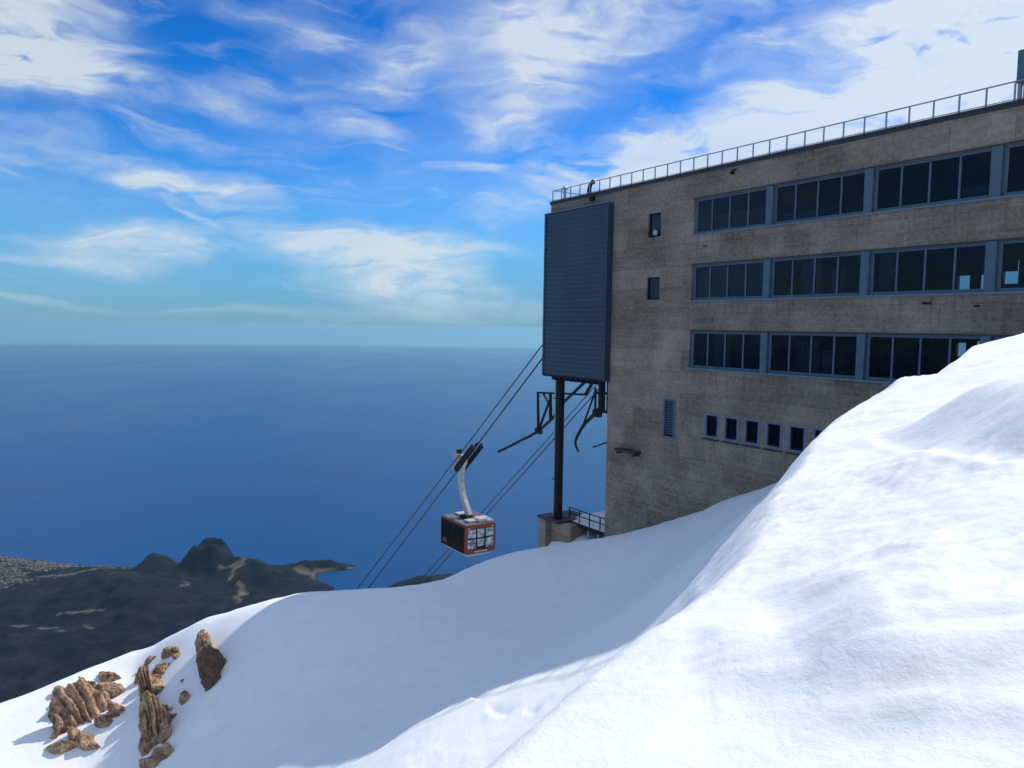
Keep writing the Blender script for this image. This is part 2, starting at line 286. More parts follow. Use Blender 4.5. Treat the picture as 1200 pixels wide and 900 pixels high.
CREST=[(-3.2,-14.0),(-2.4,-4.0),(-1.6,0.0),(-0.7,2.6),(-0.01,3.35),(0.2,3.68),(0.51,4.09),(1.04,4.74),(1.53,5.24),(2.02,5.87),(2.27,6.48),(2.98,8.0),(3.6,9.02),(4.51,10.74),(5.16,11.73),(6.21,13.2),(7.35,14.59),(8.6,16.36),(8.89,15.57),(11.8,19.2),(13.42,20.71),(13.7,20.09),(22.0,26.0),(30.0,27.5),(44.0,20.0)]
DRIFTS=[([(4.87,10.58),(4.6,9.54),(4.38,8.43),(4.13,7.29),(4.15,6.52),(4.34,6.16),(4.55,5.62),(6.1,6.4),(6.8,4.6),(8.0,2.2)],-0.55,1.3,0.12,0.13),([(3.92,8.8),(3.68,7.21),(3.51,6.29),(3.29,5.54)],-0.05,0.3,0.1,0.4),([(3.61,8.31),(3.44,7.06),(3.3,6.17),(3.05,5.34)],-0.04,0.25,0.1,0.4),([(1.54,5.18),(1.59,4.8),(1.52,4.32),(1.35,3.8),(1.18,3.49),(1.0,3.29)],-0.2,0.6,0.2,0.3),([(1.05,4.7),(1.05,4.35),(0.95,4.0),(0.83,3.78)],-0.05,0.25,0.1,0.3),([(-0.67,21.38),(-0.35,20.58),(0.04,20.14)],0.2,0.35,0.25,0.2),([(0.37,20.02),(0.59,19.62),(0.87,19.48)],0.14,0.25,0.2,0.2),([(-1.34,24.3),(-0.93,22.68),(-0.4,22.78)],0.12,0.3,0.25,0.2)]

# ---------------------------------------------------------------- terrain shape (metres; the eye is at 0,0,0)
def _lattice(ix, iy, seed):
    n = (ix.astype(np.int64) * 374761393 + iy.astype(np.int64) * 668265263 + seed * 974634777) & 0xffffffff
    n = ((n ^ (n >> 13)) * 1274126177) & 0xffffffff
    return ((n ^ (n >> 16)) & 0xffff) / 32767.5 - 1.0
def vnoise(x, y, seed=0):
    ix = np.floor(x); iy = np.floor(y); fx = x - ix; fy = y - iy
    fx = fx * fx * fx * (fx * (fx * 6 - 15) + 10); fy = fy * fy * fy * (fy * (fy * 6 - 15) + 10)
    a = _lattice(ix, iy, seed); b = _lattice(ix + 1, iy, seed); c = _lattice(ix, iy + 1, seed); d = _lattice(ix + 1, iy + 1, seed)
    return (a + (b - a) * fx) * (1 - fy) + (c + (d - c) * fx) * fy
def fbm(x, y, octaves=4, seed=0):
    s = 0; a = 1.0; t = 0
    for k in range(octaves):
        s = s + a * vnoise(x, y, seed + k); t += a; a *= .5; x = x * 2.03 + 11.7; y = y * 2.03 - 5.3
    return s / t
def smooth(a, b, v):
    t = np.clip((v - a) / (b - a), 0, 1); return t * t * (3 - 2 * t)
def _tps(r2):
    return np.where(r2 > 1e-9, .5 * r2 * np.log(np.maximum(r2, 1e-9)), 0.0)
def fit(ctrl, lam):
    c = np.array(ctrl)
    K = _tps(((c[:, None, :2] - c[None, :, :2]) ** 2).sum(-1)) + np.eye(len(c)) * lam
    P = np.c_[np.ones(len(c)), c[:, :2]]
    w = np.linalg.solve(np.block([[K, P], [P.T, np.zeros((3, 3))]]), np.r_[c[:, 2], 0, 0, 0])
    def f(x, y):
        out = w[-3] + w[-2] * x + w[-1] * y
        for i in range(len(c)): out = out + w[i] * _tps((x - c[i, 0]) ** 2 + (y - c[i, 1]) ** 2)
        return out
    return f
far_slope = fit(CTRL, .0005)
def near_bank(x, y):
    return -1.75 + .26 * (np.minimum(x, 14) + .15 * np.maximum(x - 14, 0)) - .09 * np.clip(y, -10, 40)
def seg_dist(x, y, pts):
    """signed distance to an open polyline (positive on its left side) and position along it, 0 to 1"""
    best = np.full(x.shape, 1e9); sgn = np.zeros(x.shape); along = np.zeros(x.shape); side = np.zeros(x.shape)
    L = [0.0]
    for a, b in zip(pts[:-1], pts[1:]): L.append(L[-1] + math.hypot(b[0] - a[0], b[1] - a[1]))
    for k, (a, b) in enumerate(zip(pts[:-1], pts[1:])):
        dx, dy = b[0] - a[0], b[1] - a[1]; l2 = dx * dx + dy * dy
        t = np.clip(((x - a[0]) * dx + (y - a[1]) * dy) / l2, 0, 1)
        ex = x - a[0] - t * dx; ey = y - a[1] - t * dy
        d = np.hypot(ex, ey); m = (d < best - 1e-6) | ((d < best + 1e-6) & (np.abs(dx * ey - dy * ex) / math.sqrt(l2) > side)); side = np.where(m, np.abs(dx * ey - dy * ex) / math.sqrt(l2), side)
        best = np.where(m, d, best); sgn = np.where(m, np.sign(dx * ey - dy * ex), sgn)
        along = np.where(m, (L[k] + t * math.sqrt(l2)) / L[-1], along)
    return best * sgn, along
def base_height(x, y):
    r = np.hypot(x, y - 20)
    cone = -16 - .84 * (r - 45)
    w = smooth(46, 72, r)
    out = far_slope(x, y) * (1 - w) + np.minimum(cone, 20) * w
    m = np.hypot(x, y) < 60                                          # the near bank, cut off along its crest
    if m.any():
        xm, ym = x[m], y[m]
        d, _ = seg_dist(xm, ym, CREST); ring = CREST + [(60, 10), (60, -40), (-3.2, -40)]; inb = np.zeros(xm.shape, bool)
        for (ax0, ay0), (bx0, by0) in zip(ring, ring[1:] + ring[:1]):
            inb ^= ((ay0 > ym) != (by0 > ym)) & (xm < (bx0 - ax0) * (ym - ay0) / ((by0 - ay0) or 1e-9) + ax0)
        d = np.abs(d) * np.where(inb, -1, 1)
        rm = np.hypot(xm, ym); inner = smooth(0, .22 * rm, -d)
        d = d + .016 * rm * fbm(xm / (.09 * rm + .2), ym / (.09 * rm + .2), 4, 61) * smooth(2, 4, rm)
        d = np.maximum(d, 0)
        top = near_bank(xm, ym) - 1.15 * (np.sqrt(d * d + .03) - .173) + inner * (.16 * fbm(xm / 4.2 + 3, ym / 5.5, 2, 63) + .07 * fbm(xm / 1.7, ym / 1.9 + 5, 3, 65))
        lo = out[m]; k = .2; h = np.clip(.5 + .5 * (top - lo) / k, 0, 1)
        out[m] = lo * (1 - h) + top * h + k * h * (1 - h)
    return out
def height(x, y):
    z = base_height(x, y)
    r = np.hypot(x, y)
    near = 1 - smooth(18, 26, r)
    wide = 1 - smooth(60, 90, r)
    # wind-packed relief, larger far off, finer near the eye
    ax = x * .83 + y * .56; ay = -x * .56 + y * .83
    z = z + wide * smooth(14, 24, r) * (.22 * fbm(ax / 9, ay / 3.2, 3, 5) + .06 * fbm(ax / 2.2, ay / .8, 3, 9) + .022 * fbm(ax / 1.1, ay / .3, 3, 12))
    z = z + near * smooth(1.5, 4, r) * (.05 * fbm(x / 1.6, y / 1.1, 4, 21) + .012 * np.abs(fbm(x / .35, y / .22, 3, 31)))
    m = smooth(3, 8, r) * near
    z = z + .04 * m * np.maximum(0, fbm(x / .5 + 3, y / .33, 3, 41)) * smooth(.0, .5, fbm(x / 3, y / 3, 2, 44))
    m = smooth(2.5, 5, r) * near * smooth(-.15, .35, fbm(x / 2.6 + 7, y / 2.6, 2, 47))
    z = z + .03 * m * (.6 - np.abs(fbm(ax / .75, ay / .26, 4, 51)) * 2)
    for pts, amp, wl, wr, soft in DRIFTS:                            # wind lips: a hollow on one side, a rim on the other
        m = (np.abs(x - pts[len(pts) // 2][0]) < 12) & (np.abs(y - pts[len(pts) // 2][1]) < 12)
        if not m.any(): continue
        xm, ym = x[m], y[m]; wob = .03 if amp > .4 else .04
        d, t = seg_dist(xm + wob * fbm(xm * 1.2, ym * 1.2, 3, 70), ym + wob * fbm(xm * 1.2, ym * 1.2, 3, 71), pts)
        fade = smooth(0, soft, t) * smooth(0, soft * 1.3, 1 - t)
        q = max(.10, wl * .09) if amp > .08 else wl * .45
        hol = np.where(d > 0, -smooth(0, q, d) * np.exp(-np.maximum(0, d - q) / wl), 0)
        if amp < 0:                                                    # a terrace: the far side stands higher
            z[m] = z[m] - amp * fade * smooth(0, wl, d) * np.exp(-(np.maximum(0, d - wl) / (wl * 2.2)) ** 2) - amp * fade * .06 * np.exp(-(d / wr) ** 2)
            continue
        rim = np.where(d > 0, np.exp(-(d / max(.08, wl * .07)) ** 2), np.exp(-(d / wr) ** 2))
        z[m] = z[m] + amp * fade * (hol + (.12 if amp > .4 else .03) * rim)
    return z

# ---------------------------------------------------------------- snow slope and mountainside: rings that grow with distance
def ring_sheet(name, r_list, material, label, hf):
    th = []
    a = -180.0
    while a < 180 - 1e-6:                                              # degrees clockwise from +Y
        th.append(a); a += .17 if -46 <= a < 46 else (1.0 if abs(a) < 75 else 3.0)
    th = np.radians(np.array(th)); R_ = np.array(r_list); nt, nr = len(th), len(R_)
    X = R_[:, None] * np.sin(th)[None]; Y = R_[:, None] * np.cos(th)[None]
    Z = hf(X.ravel(), Y.ravel()).reshape(X.shape)
    co = np.stack([X, Y, Z], -1).reshape(-1, 3)
    i, j = np.meshgrid(np.arange(nr - 1), np.arange(nt), indexing='ij'); j2 = (j + 1) % nt
    fc = np.stack([i * nt + j, (i + 1) * nt + j, (i + 1) * nt + j2, i * nt + j2], -1).reshape(-1, 4)[:, ::-1]
    me = bpy.data.meshes.new(name); me.vertices.add(len(co)); me.vertices.foreach_set('co', co.ravel().astype(np.float32))
    me.loops.add(fc.size); me.loops.foreach_set('vertex_index', fc.ravel().astype(np.int32))
    me.polygons.add(len(fc)); me.polygons.foreach_set('loop_start', np.arange(0, fc.size, 4, dtype=np.int32)); me.polygons.foreach_set('loop_total', np.full(len(fc), 4, dtype=np.int32))
    me.polygons.foreach_set('use_smooth', np.ones(len(fc), dtype=bool)); me.update(); me.validate()
    me.materials.append(material)
    o = bpy.data.objects.new(name, me); COL.objects.link(o)
    return tag(o, label, kind='structure')
near = [.02] + list(np.exp(np.concatenate([np.arange(math.log(.6), math.log(4), .02), np.arange(math.log(4), math.log(19), .0052), np.arange(math.log(19), math.log(90), .0115)])))
ring_sheet('snow_slope', near, M['snow'], 'wind-packed snow falling from the bright near bank to the shaded slope below the station', height)
def flank_h(x, y):
    z = height(x, y); r = np.hypot(x, y)
    return z + smooth(110, 500, r) * (60 * fbm(x / 500, y / 500, 4, 90) - 30)
ring_sheet('mountainside', list(np.exp(np.arange(math.log(near[-1]), math.log(3000), .06))), M['flank'], 'steep wooded mountainside below the snow cap', flank_h)

# ---------------------------------------------------------------- sea, coast, town
SEA_Z, RE = -2365.0, 6371000.0
def sheet(name, X, Y, Z, material, label, kind='structure', patch=None):
    nr, nt = X.shape; co = np.stack([X, Y, Z], -1).reshape(-1, 3)
    i, j = np.meshgrid(np.arange(nr - 1), np.arange(nt - 1), indexing='ij')
    fc = np.stack([i * nt + j, i * nt + j + 1, (i + 1) * nt + j + 1, (i + 1) * nt + j], -1).reshape(-1, 4)
    me = bpy.data.meshes.new(name); me.from_pydata(co.tolist(), [], fc.tolist()); me.update()
    if me.polygons[0].normal.z < 0: me.flip_normals()
    me.polygons.foreach_set('use_smooth', [True] * len(me.polygons)); me.materials.append(material)
    if patch is not None:
        a = me.attributes.new('patch', 'FLOAT_VECTOR', 'POINT'); a.data.foreach_set('vector', patch.reshape(-1).astype(np.float32))
    o = bpy.data.objects.new(name, me); COL.objects.link(o); return tag(o, label, kind=kind)
rr = np.concatenate([[1.0], np.linspace(2000, 40000, 60), np.linspace(42000, 200000, 120)]); tt = np.radians(np.linspace(0, 360, 361))
X = rr[:, None] * np.sin(tt)[None]; Y = rr[:, None] * np.cos(tt)[None]
sheet('sea', X, Y, SEA_Z - (X * X + Y * Y) / (2 * RE), M['sea'], 'deep blue open sea reaching the hazy horizon')

COAST=[(-7693,7708),(-6338,7587),(-5549,7476),(-5154,7407),(-4814,7283),(-4501,7188),(-4115,7099),(-3690,7079),(-3291,7110),(-3099,7145),(-2802,7132),(-2547,7117),(-2285,7077),(-2089,7112),(-1985,7248),(-1848,7308),(-1690,7288),(-1502,7203),(-1527,7085),(-1636,7055),(-1736,7025),(-1806,6947),(-1797,6850),(-1698,6713),(-1573,6583),(-1463,6435),(-1287,6421),(-1157,6534),(-1088,6625),(-1000,6766),(-906,6889),(-784,6943),(-465,7031),(361,7171)]

poly = COAST + [(1800, 7250), (3500, 6400), (4200, 1500), (-9500, 1500), (-9800, 7900)]
gx = np.arange(-9700, 4200, 26.0); gy = np.arange(1600, 7900, 26.0); X, Y = np.meshgrid(gx, gy)
dist = np.full(X.shape, 1e9); ins = np.zeros(X.shape, bool)
for (ax0, ay0), (bx0, by0) in zip(poly, poly[1:] + poly[:1]):
    ex, ey = bx0 - ax0, by0 - ay0; t = np.clip(((X - ax0) * ex + (Y - ay0) * ey) / (ex * ex + ey * ey), 0, 1)
    dist = np.minimum(dist, np.hypot(X - ax0 - t * ex, Y - ay0 - t * ey))
    c = ((ay0 > Y) != (by0 > Y)) & (X < ex * (Y - ay0) / (ey if ey else 1e-9) + ax0); ins ^= c
s_ = np.where(ins, dist, -dist) + 34 * fbm(X / 130, Y / 130, 4, 301)
hl = np.clip(s_ * .09, -25, 14)
rel = smooth(60, 900, s_)
hl = hl + rel * (40 + (95 * fbm(X / 700, Y / 700, 5, 311) + 60 * (.5 - np.abs(fbm(X / 330, Y / 330, 5, 313)))) * smooth(-5200, -4000, X)) + smooth(30, 200, s_) * 26 * (.5 - np.abs(fbm(X / 150, Y / 150, 3, 325))) + smooth(10, 150, s_) * 16 * fbm(X / 130, Y / 130, 4, 321)
for hx, hy, sx, sy, hh, p_ in [(-3370, 6950, 135, 190, 150, 2.6), (-2860, 6930, 200, 230, 195, 4.0), (-2700, 6900, 380, 240, 60, 2.2), (-3100, 6900, 300, 200, 30, 2), (-2450, 6850, 260, 200, 55, 2),
                               (-2000, 7020, 200, 90, 75, 2), (-1780, 7150, 160, 60, 60, 2), (-2250, 6700, 330, 250, 60, 2), (-3550, 6350, 420, 260, 75, 2),
                               (-3900, 6800, 300, 170, 40, 2), (-800, 6600, 300, 150, 70, 2), (-4700, 5600, 600, 400, 90, 2), (-2900, 5900, 500, 350, 90, 2)]:
    q = (np.abs((X - hx) / sx) ** p_ + np.abs((Y - hy) / sy) ** p_)
    hl = hl + hh * np.exp(-q) * smooth(0, 60, s_) * (1 + .5 * fbm(X / 160, Y / 160, 5, 331))
hl = np.where(s_ > 0, np.maximum(hl, 1.5), hl)
tan = np.zeros(X.shape)
for pts, wd in [([(-2499, 6868), (-2470, 6780), (-2530, 6700), (-2505, 6522)], 38), ([(-2391, 6462), (-2290, 6300), (-2320, 6180), (-2238, 6063)], 32), ([(-2650, 6720), (-2500, 6800)], 30),
                ([(-4500, 6520), (-4357, 6600), (-4021, 6662), (-3850, 6800), (-3800, 6960)], 26), ([(-2900, 6500), (-2760, 6300), (-2800, 6150)], 14), ([(-1990, 6900), (-1900, 6880)], 60), ([(-1560, 7120), (-1520, 7160)], 40), ([(-1950, 7070), (-1990, 7200)], 30), ([(-3100, 5400), (-3700, 5450)], 22), ([(-4000, 5350), (-4300, 5380)], 22), ([(-3500, 5700), (-3200, 5750)], 18)]:
    d, _ = seg_dist(X + 30 * fbm(X / 90, Y / 90, 3, 401), Y + 30 * fbm(X / 90, Y / 90, 3, 402), pts)
    tan = np.maximum(tan, 1 - smooth(wd * .3, wd * .75, np.abs(d)))
tan = np.maximum(tan, .55 * smooth(.1, .45, fbm(X / 260, Y / 200, 4, 411)) * (np.exp(-((X + 3700) / 500) ** 2 - ((Y - 6550) / 170) ** 2)))
beach = smooth(0, 12, s_) * (1 - smooth(30, 70, s_)) * smooth(.0, .4, fbm(X / 300, Y / 300, 3, 421)) * .7
townm = smooth(-3900, -4500, X) * smooth(6000, 6400, Y) * smooth(-.25, .25, fbm(X / 330, Y / 200, 4, 431) + .15)
townm = np.maximum(townm, smooth(6930, 6990, Y) * smooth(-3550, -3700, X) * smooth(-.1, .3, fbm(X / 200, Y / 90, 3, 433) + .15))
patch = np.stack([np.maximum(tan, beach), townm, tan * 0], -1)
ZL = SEA_Z - (X * X + Y * Y) / (2 * RE) + hl
sheet('coastal_land', X, Y, ZL, M['land'], 'dark wooded coastal plain with hills, a hooked headland and pale tracks', patch=patch)
tb = MB(); rs = random.Random(7); cnt = 0
while cnt < 3200:
    i, j = rs.randrange(X.shape[0]), rs.randrange(X.shape[1])
    if s_[i, j] < 15 or rs.random() > townm[i, j] ** 1.5 or X[i, j] < -6600: continue
    cx, cy, cz = X[i, j] + rs.uniform(-12, 12), Y[i, j] + rs.uniform(-12, 12), ZL[i, j]
    w, d, h = rs.uniform(4, 12), rs.uniform(4, 12), rs.uniform(4, 11); tb.box(cx - w, cx + w, cy - d, cy + d, cz - 8, cz + h); cnt += 1
tag(tb.build('distant_town', M['town']), 'pale speckled town spread along the far shore', 'town', kind='stuff')

# ---------------------------------------------------------------- rocks on the snow
def rock_mesh(seed, sub=4):
    bm = bmesh.new(); bmesh.ops.create_icosphere(bm, subdivisions=sub, radius=1)
    off = Vector((seed * 3.7, seed * 1.3, seed * 7.1)); rs = random.Random(seed)
    planes = [(Vector((rs.gauss(0, 1), rs.gauss(0, 1), rs.gauss(0, 1))).normalized(), rs.uniform(.62, .92)) for _ in range(11)]
    for v in bm.verts:
        p = v.co.copy(); v.co = p * (1 + .20 * mnoise.noise(p * 1.3 + off))
        for n_, d_ in planes:                                          # broken faces
            e = v.co.dot(n_) - d_
            if e > 0: v.co -= n_ * e * .92
        v.co *= 1 + .15 * mnoise.noise(p * 3 + off) + .08 * mnoise.noise(p * 7 + off) + .06 * mnoise.noise(p * 15 + off)
    me = bpy.data.meshes.new('rock'); bm.to_mesh(me); bm.free(); me.materials.append(M['rock']); return me
ROCKM = [rock_mesh(k) for k in range(12)]
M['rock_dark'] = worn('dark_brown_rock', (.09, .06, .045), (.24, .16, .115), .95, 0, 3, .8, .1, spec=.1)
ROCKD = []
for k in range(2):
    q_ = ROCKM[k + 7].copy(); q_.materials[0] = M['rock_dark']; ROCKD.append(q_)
def strata_mesh(seed):
    bm = bmesh.new(); bmesh.ops.create_icosphere(bm, subdivisions=5, radius=1); off = Vector((seed * 2.3, seed, 4))
    for v in bm.verts:
        p = v.co.copy(); q = p.y * 3.3 + .55 * mnoise.noise(p * 1.4 + off) + .5 * p.x * mnoise.noise(off); f = q - math.floor(q); k = math.floor(q)
        ridge = (f / .72 if f < .72 else (1 - f) / .28) ** .7                       # leaning slabs with deep joints between
        step = mnoise.noise(Vector((p.x * 2.2 + k * 3.7, k * 1.9, seed)))
        up_ = max(0.0, p.z)
        v.co = p * (1 + .22 * mnoise.noise(p * 2.1 + off) + .09 * mnoise.noise(p * 6 + off))
        v.co.z = v.co.z * .45 + up_ * (.75 * ridge + .55 * step) + .12 * mnoise.noise(p * 9 + off)
        v.co.x *= 1 + .28 * step
    me = bpy.data.meshes.new('rock'); bm.to_mesh(me); bm.free(); me.materials.append(M['rock']); return me
STRATA = [strata_mesh(k) for k in (3, 8, 5)]
def put_rock(r, parent, name, k, dark=False):
    x, y, z, ln, wd, lx, ly, lz = r
    L = Vector((lx, ly, lz)).normalized(); V = Vector((x, y, z)).normalized(); T = (V - L * V.dot(L)).normalized(); W = L.cross(T)
    th = (ln * wd) ** .5
    bed = ln > 1.85; mt = Matrix.Identity(4); ww_ = W
    for i, (a, s) in enumerate(((L, ln * (.68 if bed else .92 if ln > 2.1 * wd else .85)), (W, wd * (.72 if bed else .70)), (T, -.42 if bed else min(th * .65, wd * .75)))):
        for q in range(3): mt[q][i] = a[q] * s
    bed_ = ln > 1.85
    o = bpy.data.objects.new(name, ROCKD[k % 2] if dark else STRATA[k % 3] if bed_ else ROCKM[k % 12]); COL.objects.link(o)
    base = parent.location if parent else Vector((0, 0, 0))
    loc = Vector((x, y, z)) - base + V * (.03 if bed else th * .02 + (.10 if ln > 2.1 * wd else 0))
    mt.translation = loc
    if parent: o.parent = parent
    o.matrix_local = mt
    return o
ROCKS_LEFT=[(-21.95,37.39,-20.6,3.03,1.82,0.54,-0.06,-0.84),(-24.28,39.11,-20.17,0.48,0.56,0.19,-0.07,-0.98),(-22.38,40.62,-20.02,0.82,0.66,0.94,-0.02,-0.33),(-21.51,39.31,-20.22,1.04,0.88,0.99,-0.01,-0.16),(-22.53,39.43,-20.22,0.88,0.44,0.51,-0.07,-0.86),(-22.83,39.15,-20.25,0.71,0.48,0.51,-0.07,-0.86),(-23.24,38.87,-20.28,0.75,0.47,0.51,-0.07,-0.86),(-23.6,38.51,-20.36,0.78,0.47,0.51,-0.07,-0.86),(-23.61,37.85,-20.59,0.92,0.58,0.19,-0.07,-0.98),(-20.55,37.04,-20.6,0.64,0.38,0.65,-0.06,-0.75),(-21.08,36.03,-21.12,0.8,0.58,0.65,-0.06,-0.75),(-21.72,36.29,-20.96,0.88,0.52,0.65,-0.06,-0.75),(-22.89,37.04,-20.8,0.6,0.54,0.87,-0.04,-0.49),(-22.86,36.41,-20.96,0.7,0.37,0.41,0.07,0.91),(-22.2,35.74,-21.21,0.94,0.58,0.99,0.01,0.1),(-20.33,37.69,-20.33,0.69,0.47,0.87,-0.04,-0.49),(-20.43,37.5,-20.44,0.53,0.46,0.94,-0.02,-0.33),(-20.82,36.97,-20.64,0.75,0.36,0.59,-0.06,-0.81),(-20.7,35.89,-21.23,0.58,0.36,1.0,0.0,0.01),(-23.56,39.35,-20.11,0.56,0.32,0.87,-0.04,-0.49),(-23.02,37.66,-20.64,0.69,0.46,0.51,-0.07,-0.86)]
ROCKS_MIDDLE=[(-18.92,38.08,-19.73,2.55,0.58,0.22,-0.07,-0.97),(-17.08,35.27,-20.35,2.86,0.86,0.19,-0.07,-0.98),(-20.51,41.38,-19.41,0.5,0.38,0.49,0.07,0.87),(-20.27,41.42,-19.21,0.29,0.15,0.63,0.06,0.77),(-20.15,39.96,-19.66,0.5,0.77,0.99,-0.01,-0.16),(-19.08,39.11,-19.32,0.79,0.67,0.94,-0.02,-0.33),(-18.63,38.32,-19.47,0.89,0.78,0.87,-0.04,-0.49),(-18.82,39.43,-19.0,0.58,0.72,0.51,-0.07,-0.86),(-18.68,39.67,-18.82,0.32,0.29,1.0,0.0,0.01),(-19.05,38.0,-19.82,1.27,0.45,0.05,-0.08,-1.0),(-18.48,37.43,-19.75,0.87,0.65,0.51,-0.07,-0.86),(-17.92,36.82,-19.79,0.9,0.45,0.48,-0.07,-0.87),(-17.49,36.55,-19.73,0.56,0.53,0.36,-0.07,-0.93),(-18.66,36.89,-20.17,1.12,0.28,-0.02,-0.08,-1.0),(-17.36,36.11,-19.96,0.92,0.45,0.19,-0.07,-0.98),(-16.99,35.89,-19.95,0.8,0.44,0.19,-0.07,-0.98),(-18.02,36.29,-20.15,0.31,0.29,0.94,-0.02,-0.33),(-17.49,35.81,-20.19,0.45,0.42,0.87,-0.04,-0.49),(-17.88,35.56,-20.53,1.08,0.38,-0.07,-0.08,-0.99),(-17.36,34.66,-20.77,1.16,0.46,0.19,-0.07,-0.98),(-17.12,34.98,-20.49,0.99,0.41,-0.07,-0.08,-0.99),(-16.94,35.2,-20.3,1.04,0.44,0.19,-0.07,-0.98),(-16.55,34.98,-20.18,1.06,0.5,0.1,-0.08,-0.99),(-16.0,33.89,-20.37,0.65,0.47,0.51,-0.07,-0.86),(-16.32,33.96,-20.49,0.59,0.52,0.78,-0.05,-0.63),(-16.56,33.68,-20.7,0.58,0.51,0.94,-0.02,-0.33),(-16.91,33.75,-20.86,0.58,0.55,0.78,-0.05,-0.63),(-18.28,36.11,-20.37,0.66,0.29,0.01,-0.08,-1.0)]
ROCKS_RIGHT=[(-16.39,39.07,-17.74,1.34,0.76,0.05,-0.08,-1.0),(-15.23,37.66,-17.92,1.55,1.12,0.44,-0.07,-0.9),(-15.08,36.93,-18.3,1.1,0.72,0.36,-0.07,-0.93),(-15.89,38.51,-17.82,0.88,0.79,0.51,-0.07,-0.86)]
ROCKS_TOP=[(-19.06,40.75,-18.63,0.6,0.51,0.36,-0.07,-0.93),(-18.56,40.5,-18.37,0.55,0.42,0.99,-0.01,-0.16),(-18.24,40.0,-18.38,0.37,0.27,1.0,0.0,0.01)]
BOULDERS=[(-16.37,36.67,-19.13,0.54,0.42,0.51,-0.07,-0.86),(-17.05,37.93,-18.77,0.17,0.17,1.0,0.0,0.01),(-16.99,36.48,-19.53,0.21,0.17,1.0,0.0,0.01),(-16.66,36.07,-19.67,0.21,0.21,1.0,0.0,0.01),(-16.73,35.89,-19.83,0.12,0.12,1.0,0.0,0.01)]

kk = 0
for rocks, label in ((ROCKS_LEFT, 'wide outcrop of slanting tan rock slabs, leftmost on the snow slope'),
                     (ROCKS_MIDDLE, 'tall narrow tan rock outcrop running down the snow to the picture edge'),
                     (ROCKS_RIGHT, 'dark brown double-lobed outcrop standing highest and rightmost on the snow'),
                     (ROCKS_TOP, 'little tan outcrop just below the snow ridge, above the tall one')):
    e = empty('rock_outcrop', rocks[0][:3]); tag(e, label, 'rock', 'rock outcrops breaking through the snow')
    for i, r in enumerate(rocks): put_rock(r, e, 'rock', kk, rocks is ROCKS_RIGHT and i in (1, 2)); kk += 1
for r, label in zip(BOULDERS, ('brown boulder below the dark double-lobed outcrop, largest of the loose ones', 'lone brown stone on open snow between the little top outcrop and the big boulder', 'small stone right of the tall outcrop, uppermost of three',
                               'small stone right of the tall outcrop, middle of three', 'tiny stone right of the tall outcrop, lowest of three')):
    o = put_rock(r, None, 'boulder', kk); kk += 3; tag(o, label, 'boulder', 'loose stones on the snow')

# ---------------------------------------------------------------- station building, in its own frame: x along the facade to the right, y into the building
AZ = .589896; COR = Vector((6.3761, 49.5, 0)); RZ = AZ - PI / 2
def frame_root(name, at=(0, 0, 0)):
    e = empty(name, (0, 0, 0), RZ)
    m = Matrix.Rotation(RZ, 4, 'Z'); e.location = COR + (m @ Vector(at)); return e
def walls(x0, x1, z0, z1, holes, y, th):
    """a wall slab with rectangular openings and their reveals"""
    mb = MB(); xs = sorted({x0, x1, *[h[0] for h in holes], *[h[1] for h in holes]}); zs = sorted({z0, z1, *[h[2] for h in holes], *[h[3] for h in holes]})
    inside = lambda cx, cz: any(h[0] < cx < h[1] and h[2] < cz < h[3] for h in holes)
    nx, nz = len(xs), len(zs)
    vs = [(x, yy, z) for yy in (y, y + th) for z in zs for x in xs]; ix = lambda s, k, i: s * nx * nz + k * nx + i; fs = []
    solid = [[not inside((xs[i] + xs[i + 1]) / 2, (zs[k] + zs[k + 1]) / 2) for i in range(nx - 1)] for k in range(nz - 1)]
    S = lambda k, i: 0 <= k < nz - 1 and 0 <= i < nx - 1 and solid[k][i]
    for k in range(nz - 1):
        for i in range(nx - 1):
            if not solid[k][i]: continue
            fs += [(ix(0, k, i), ix(0, k, i + 1), ix(0, k + 1, i + 1), ix(0, k + 1, i)), (ix(1, k, i), ix(1, k + 1, i), ix(1, k + 1, i + 1), ix(1, k, i + 1))]
            if not S(k, i - 1): fs.append((ix(0, k, i), ix(0, k + 1, i), ix(1, k + 1, i), ix(1, k, i)))
            if not S(k, i + 1): fs.append((ix(0, k, i + 1), ix(1, k, i + 1), ix(1, k + 1, i + 1), ix(0, k + 1, i + 1)))
            if not S(k - 1, i): fs.append((ix(0, k, i), ix(1, k, i), ix(1, k, i + 1), ix(0, k, i + 1)))
            if not S(k + 1, i): fs.append((ix(0, k + 1, i), ix(0, k + 1, i + 1), ix(1, k + 1, i + 1), ix(1, k + 1, i)))
    mb.v = vs; mb.f = fs; return mb
ROWS = [(5.40, 7.47), (1.64, 3.72), (-2.26, -.08)]
BAYS = [(7.06, 12.04), (12.45, 17.44), (17.85, 22.79), (23.21, 28.2), (28.61, 33.6)]
XE, YB = 34.6, 15.0
SMALL = [(8.40 + 1.388 * k, 9.45 + 1.388 * k, -6.14, -4.70) for k in range(7)]
LONE = [(3.38, 4.45, 5.60, 7.05), (3.38, 4.50, 1.80, 3.18)]
VENT = (5.14, 6.09, -6.52, -4.19)
st = frame_root('station_building')
tag(st, 'long grey concrete cable car station with three bands of windows on the snowy ridge', 'building')
holes = [(7.06, 33.6, a, b_) for a, b_ in ROWS] + SMALL + LONE + [VENT]
walls(0, XE, -22, 8.88, holes, 0, .38).build('wall', M['concrete'], st)
MB().box(.003, .38, .381, YB, -22, 8.88).build('wall', M['concrete'], st)
MB().box(XE - .38, XE - .003, .381, YB, -22, 8.88).build('wall', M['concrete'], st)
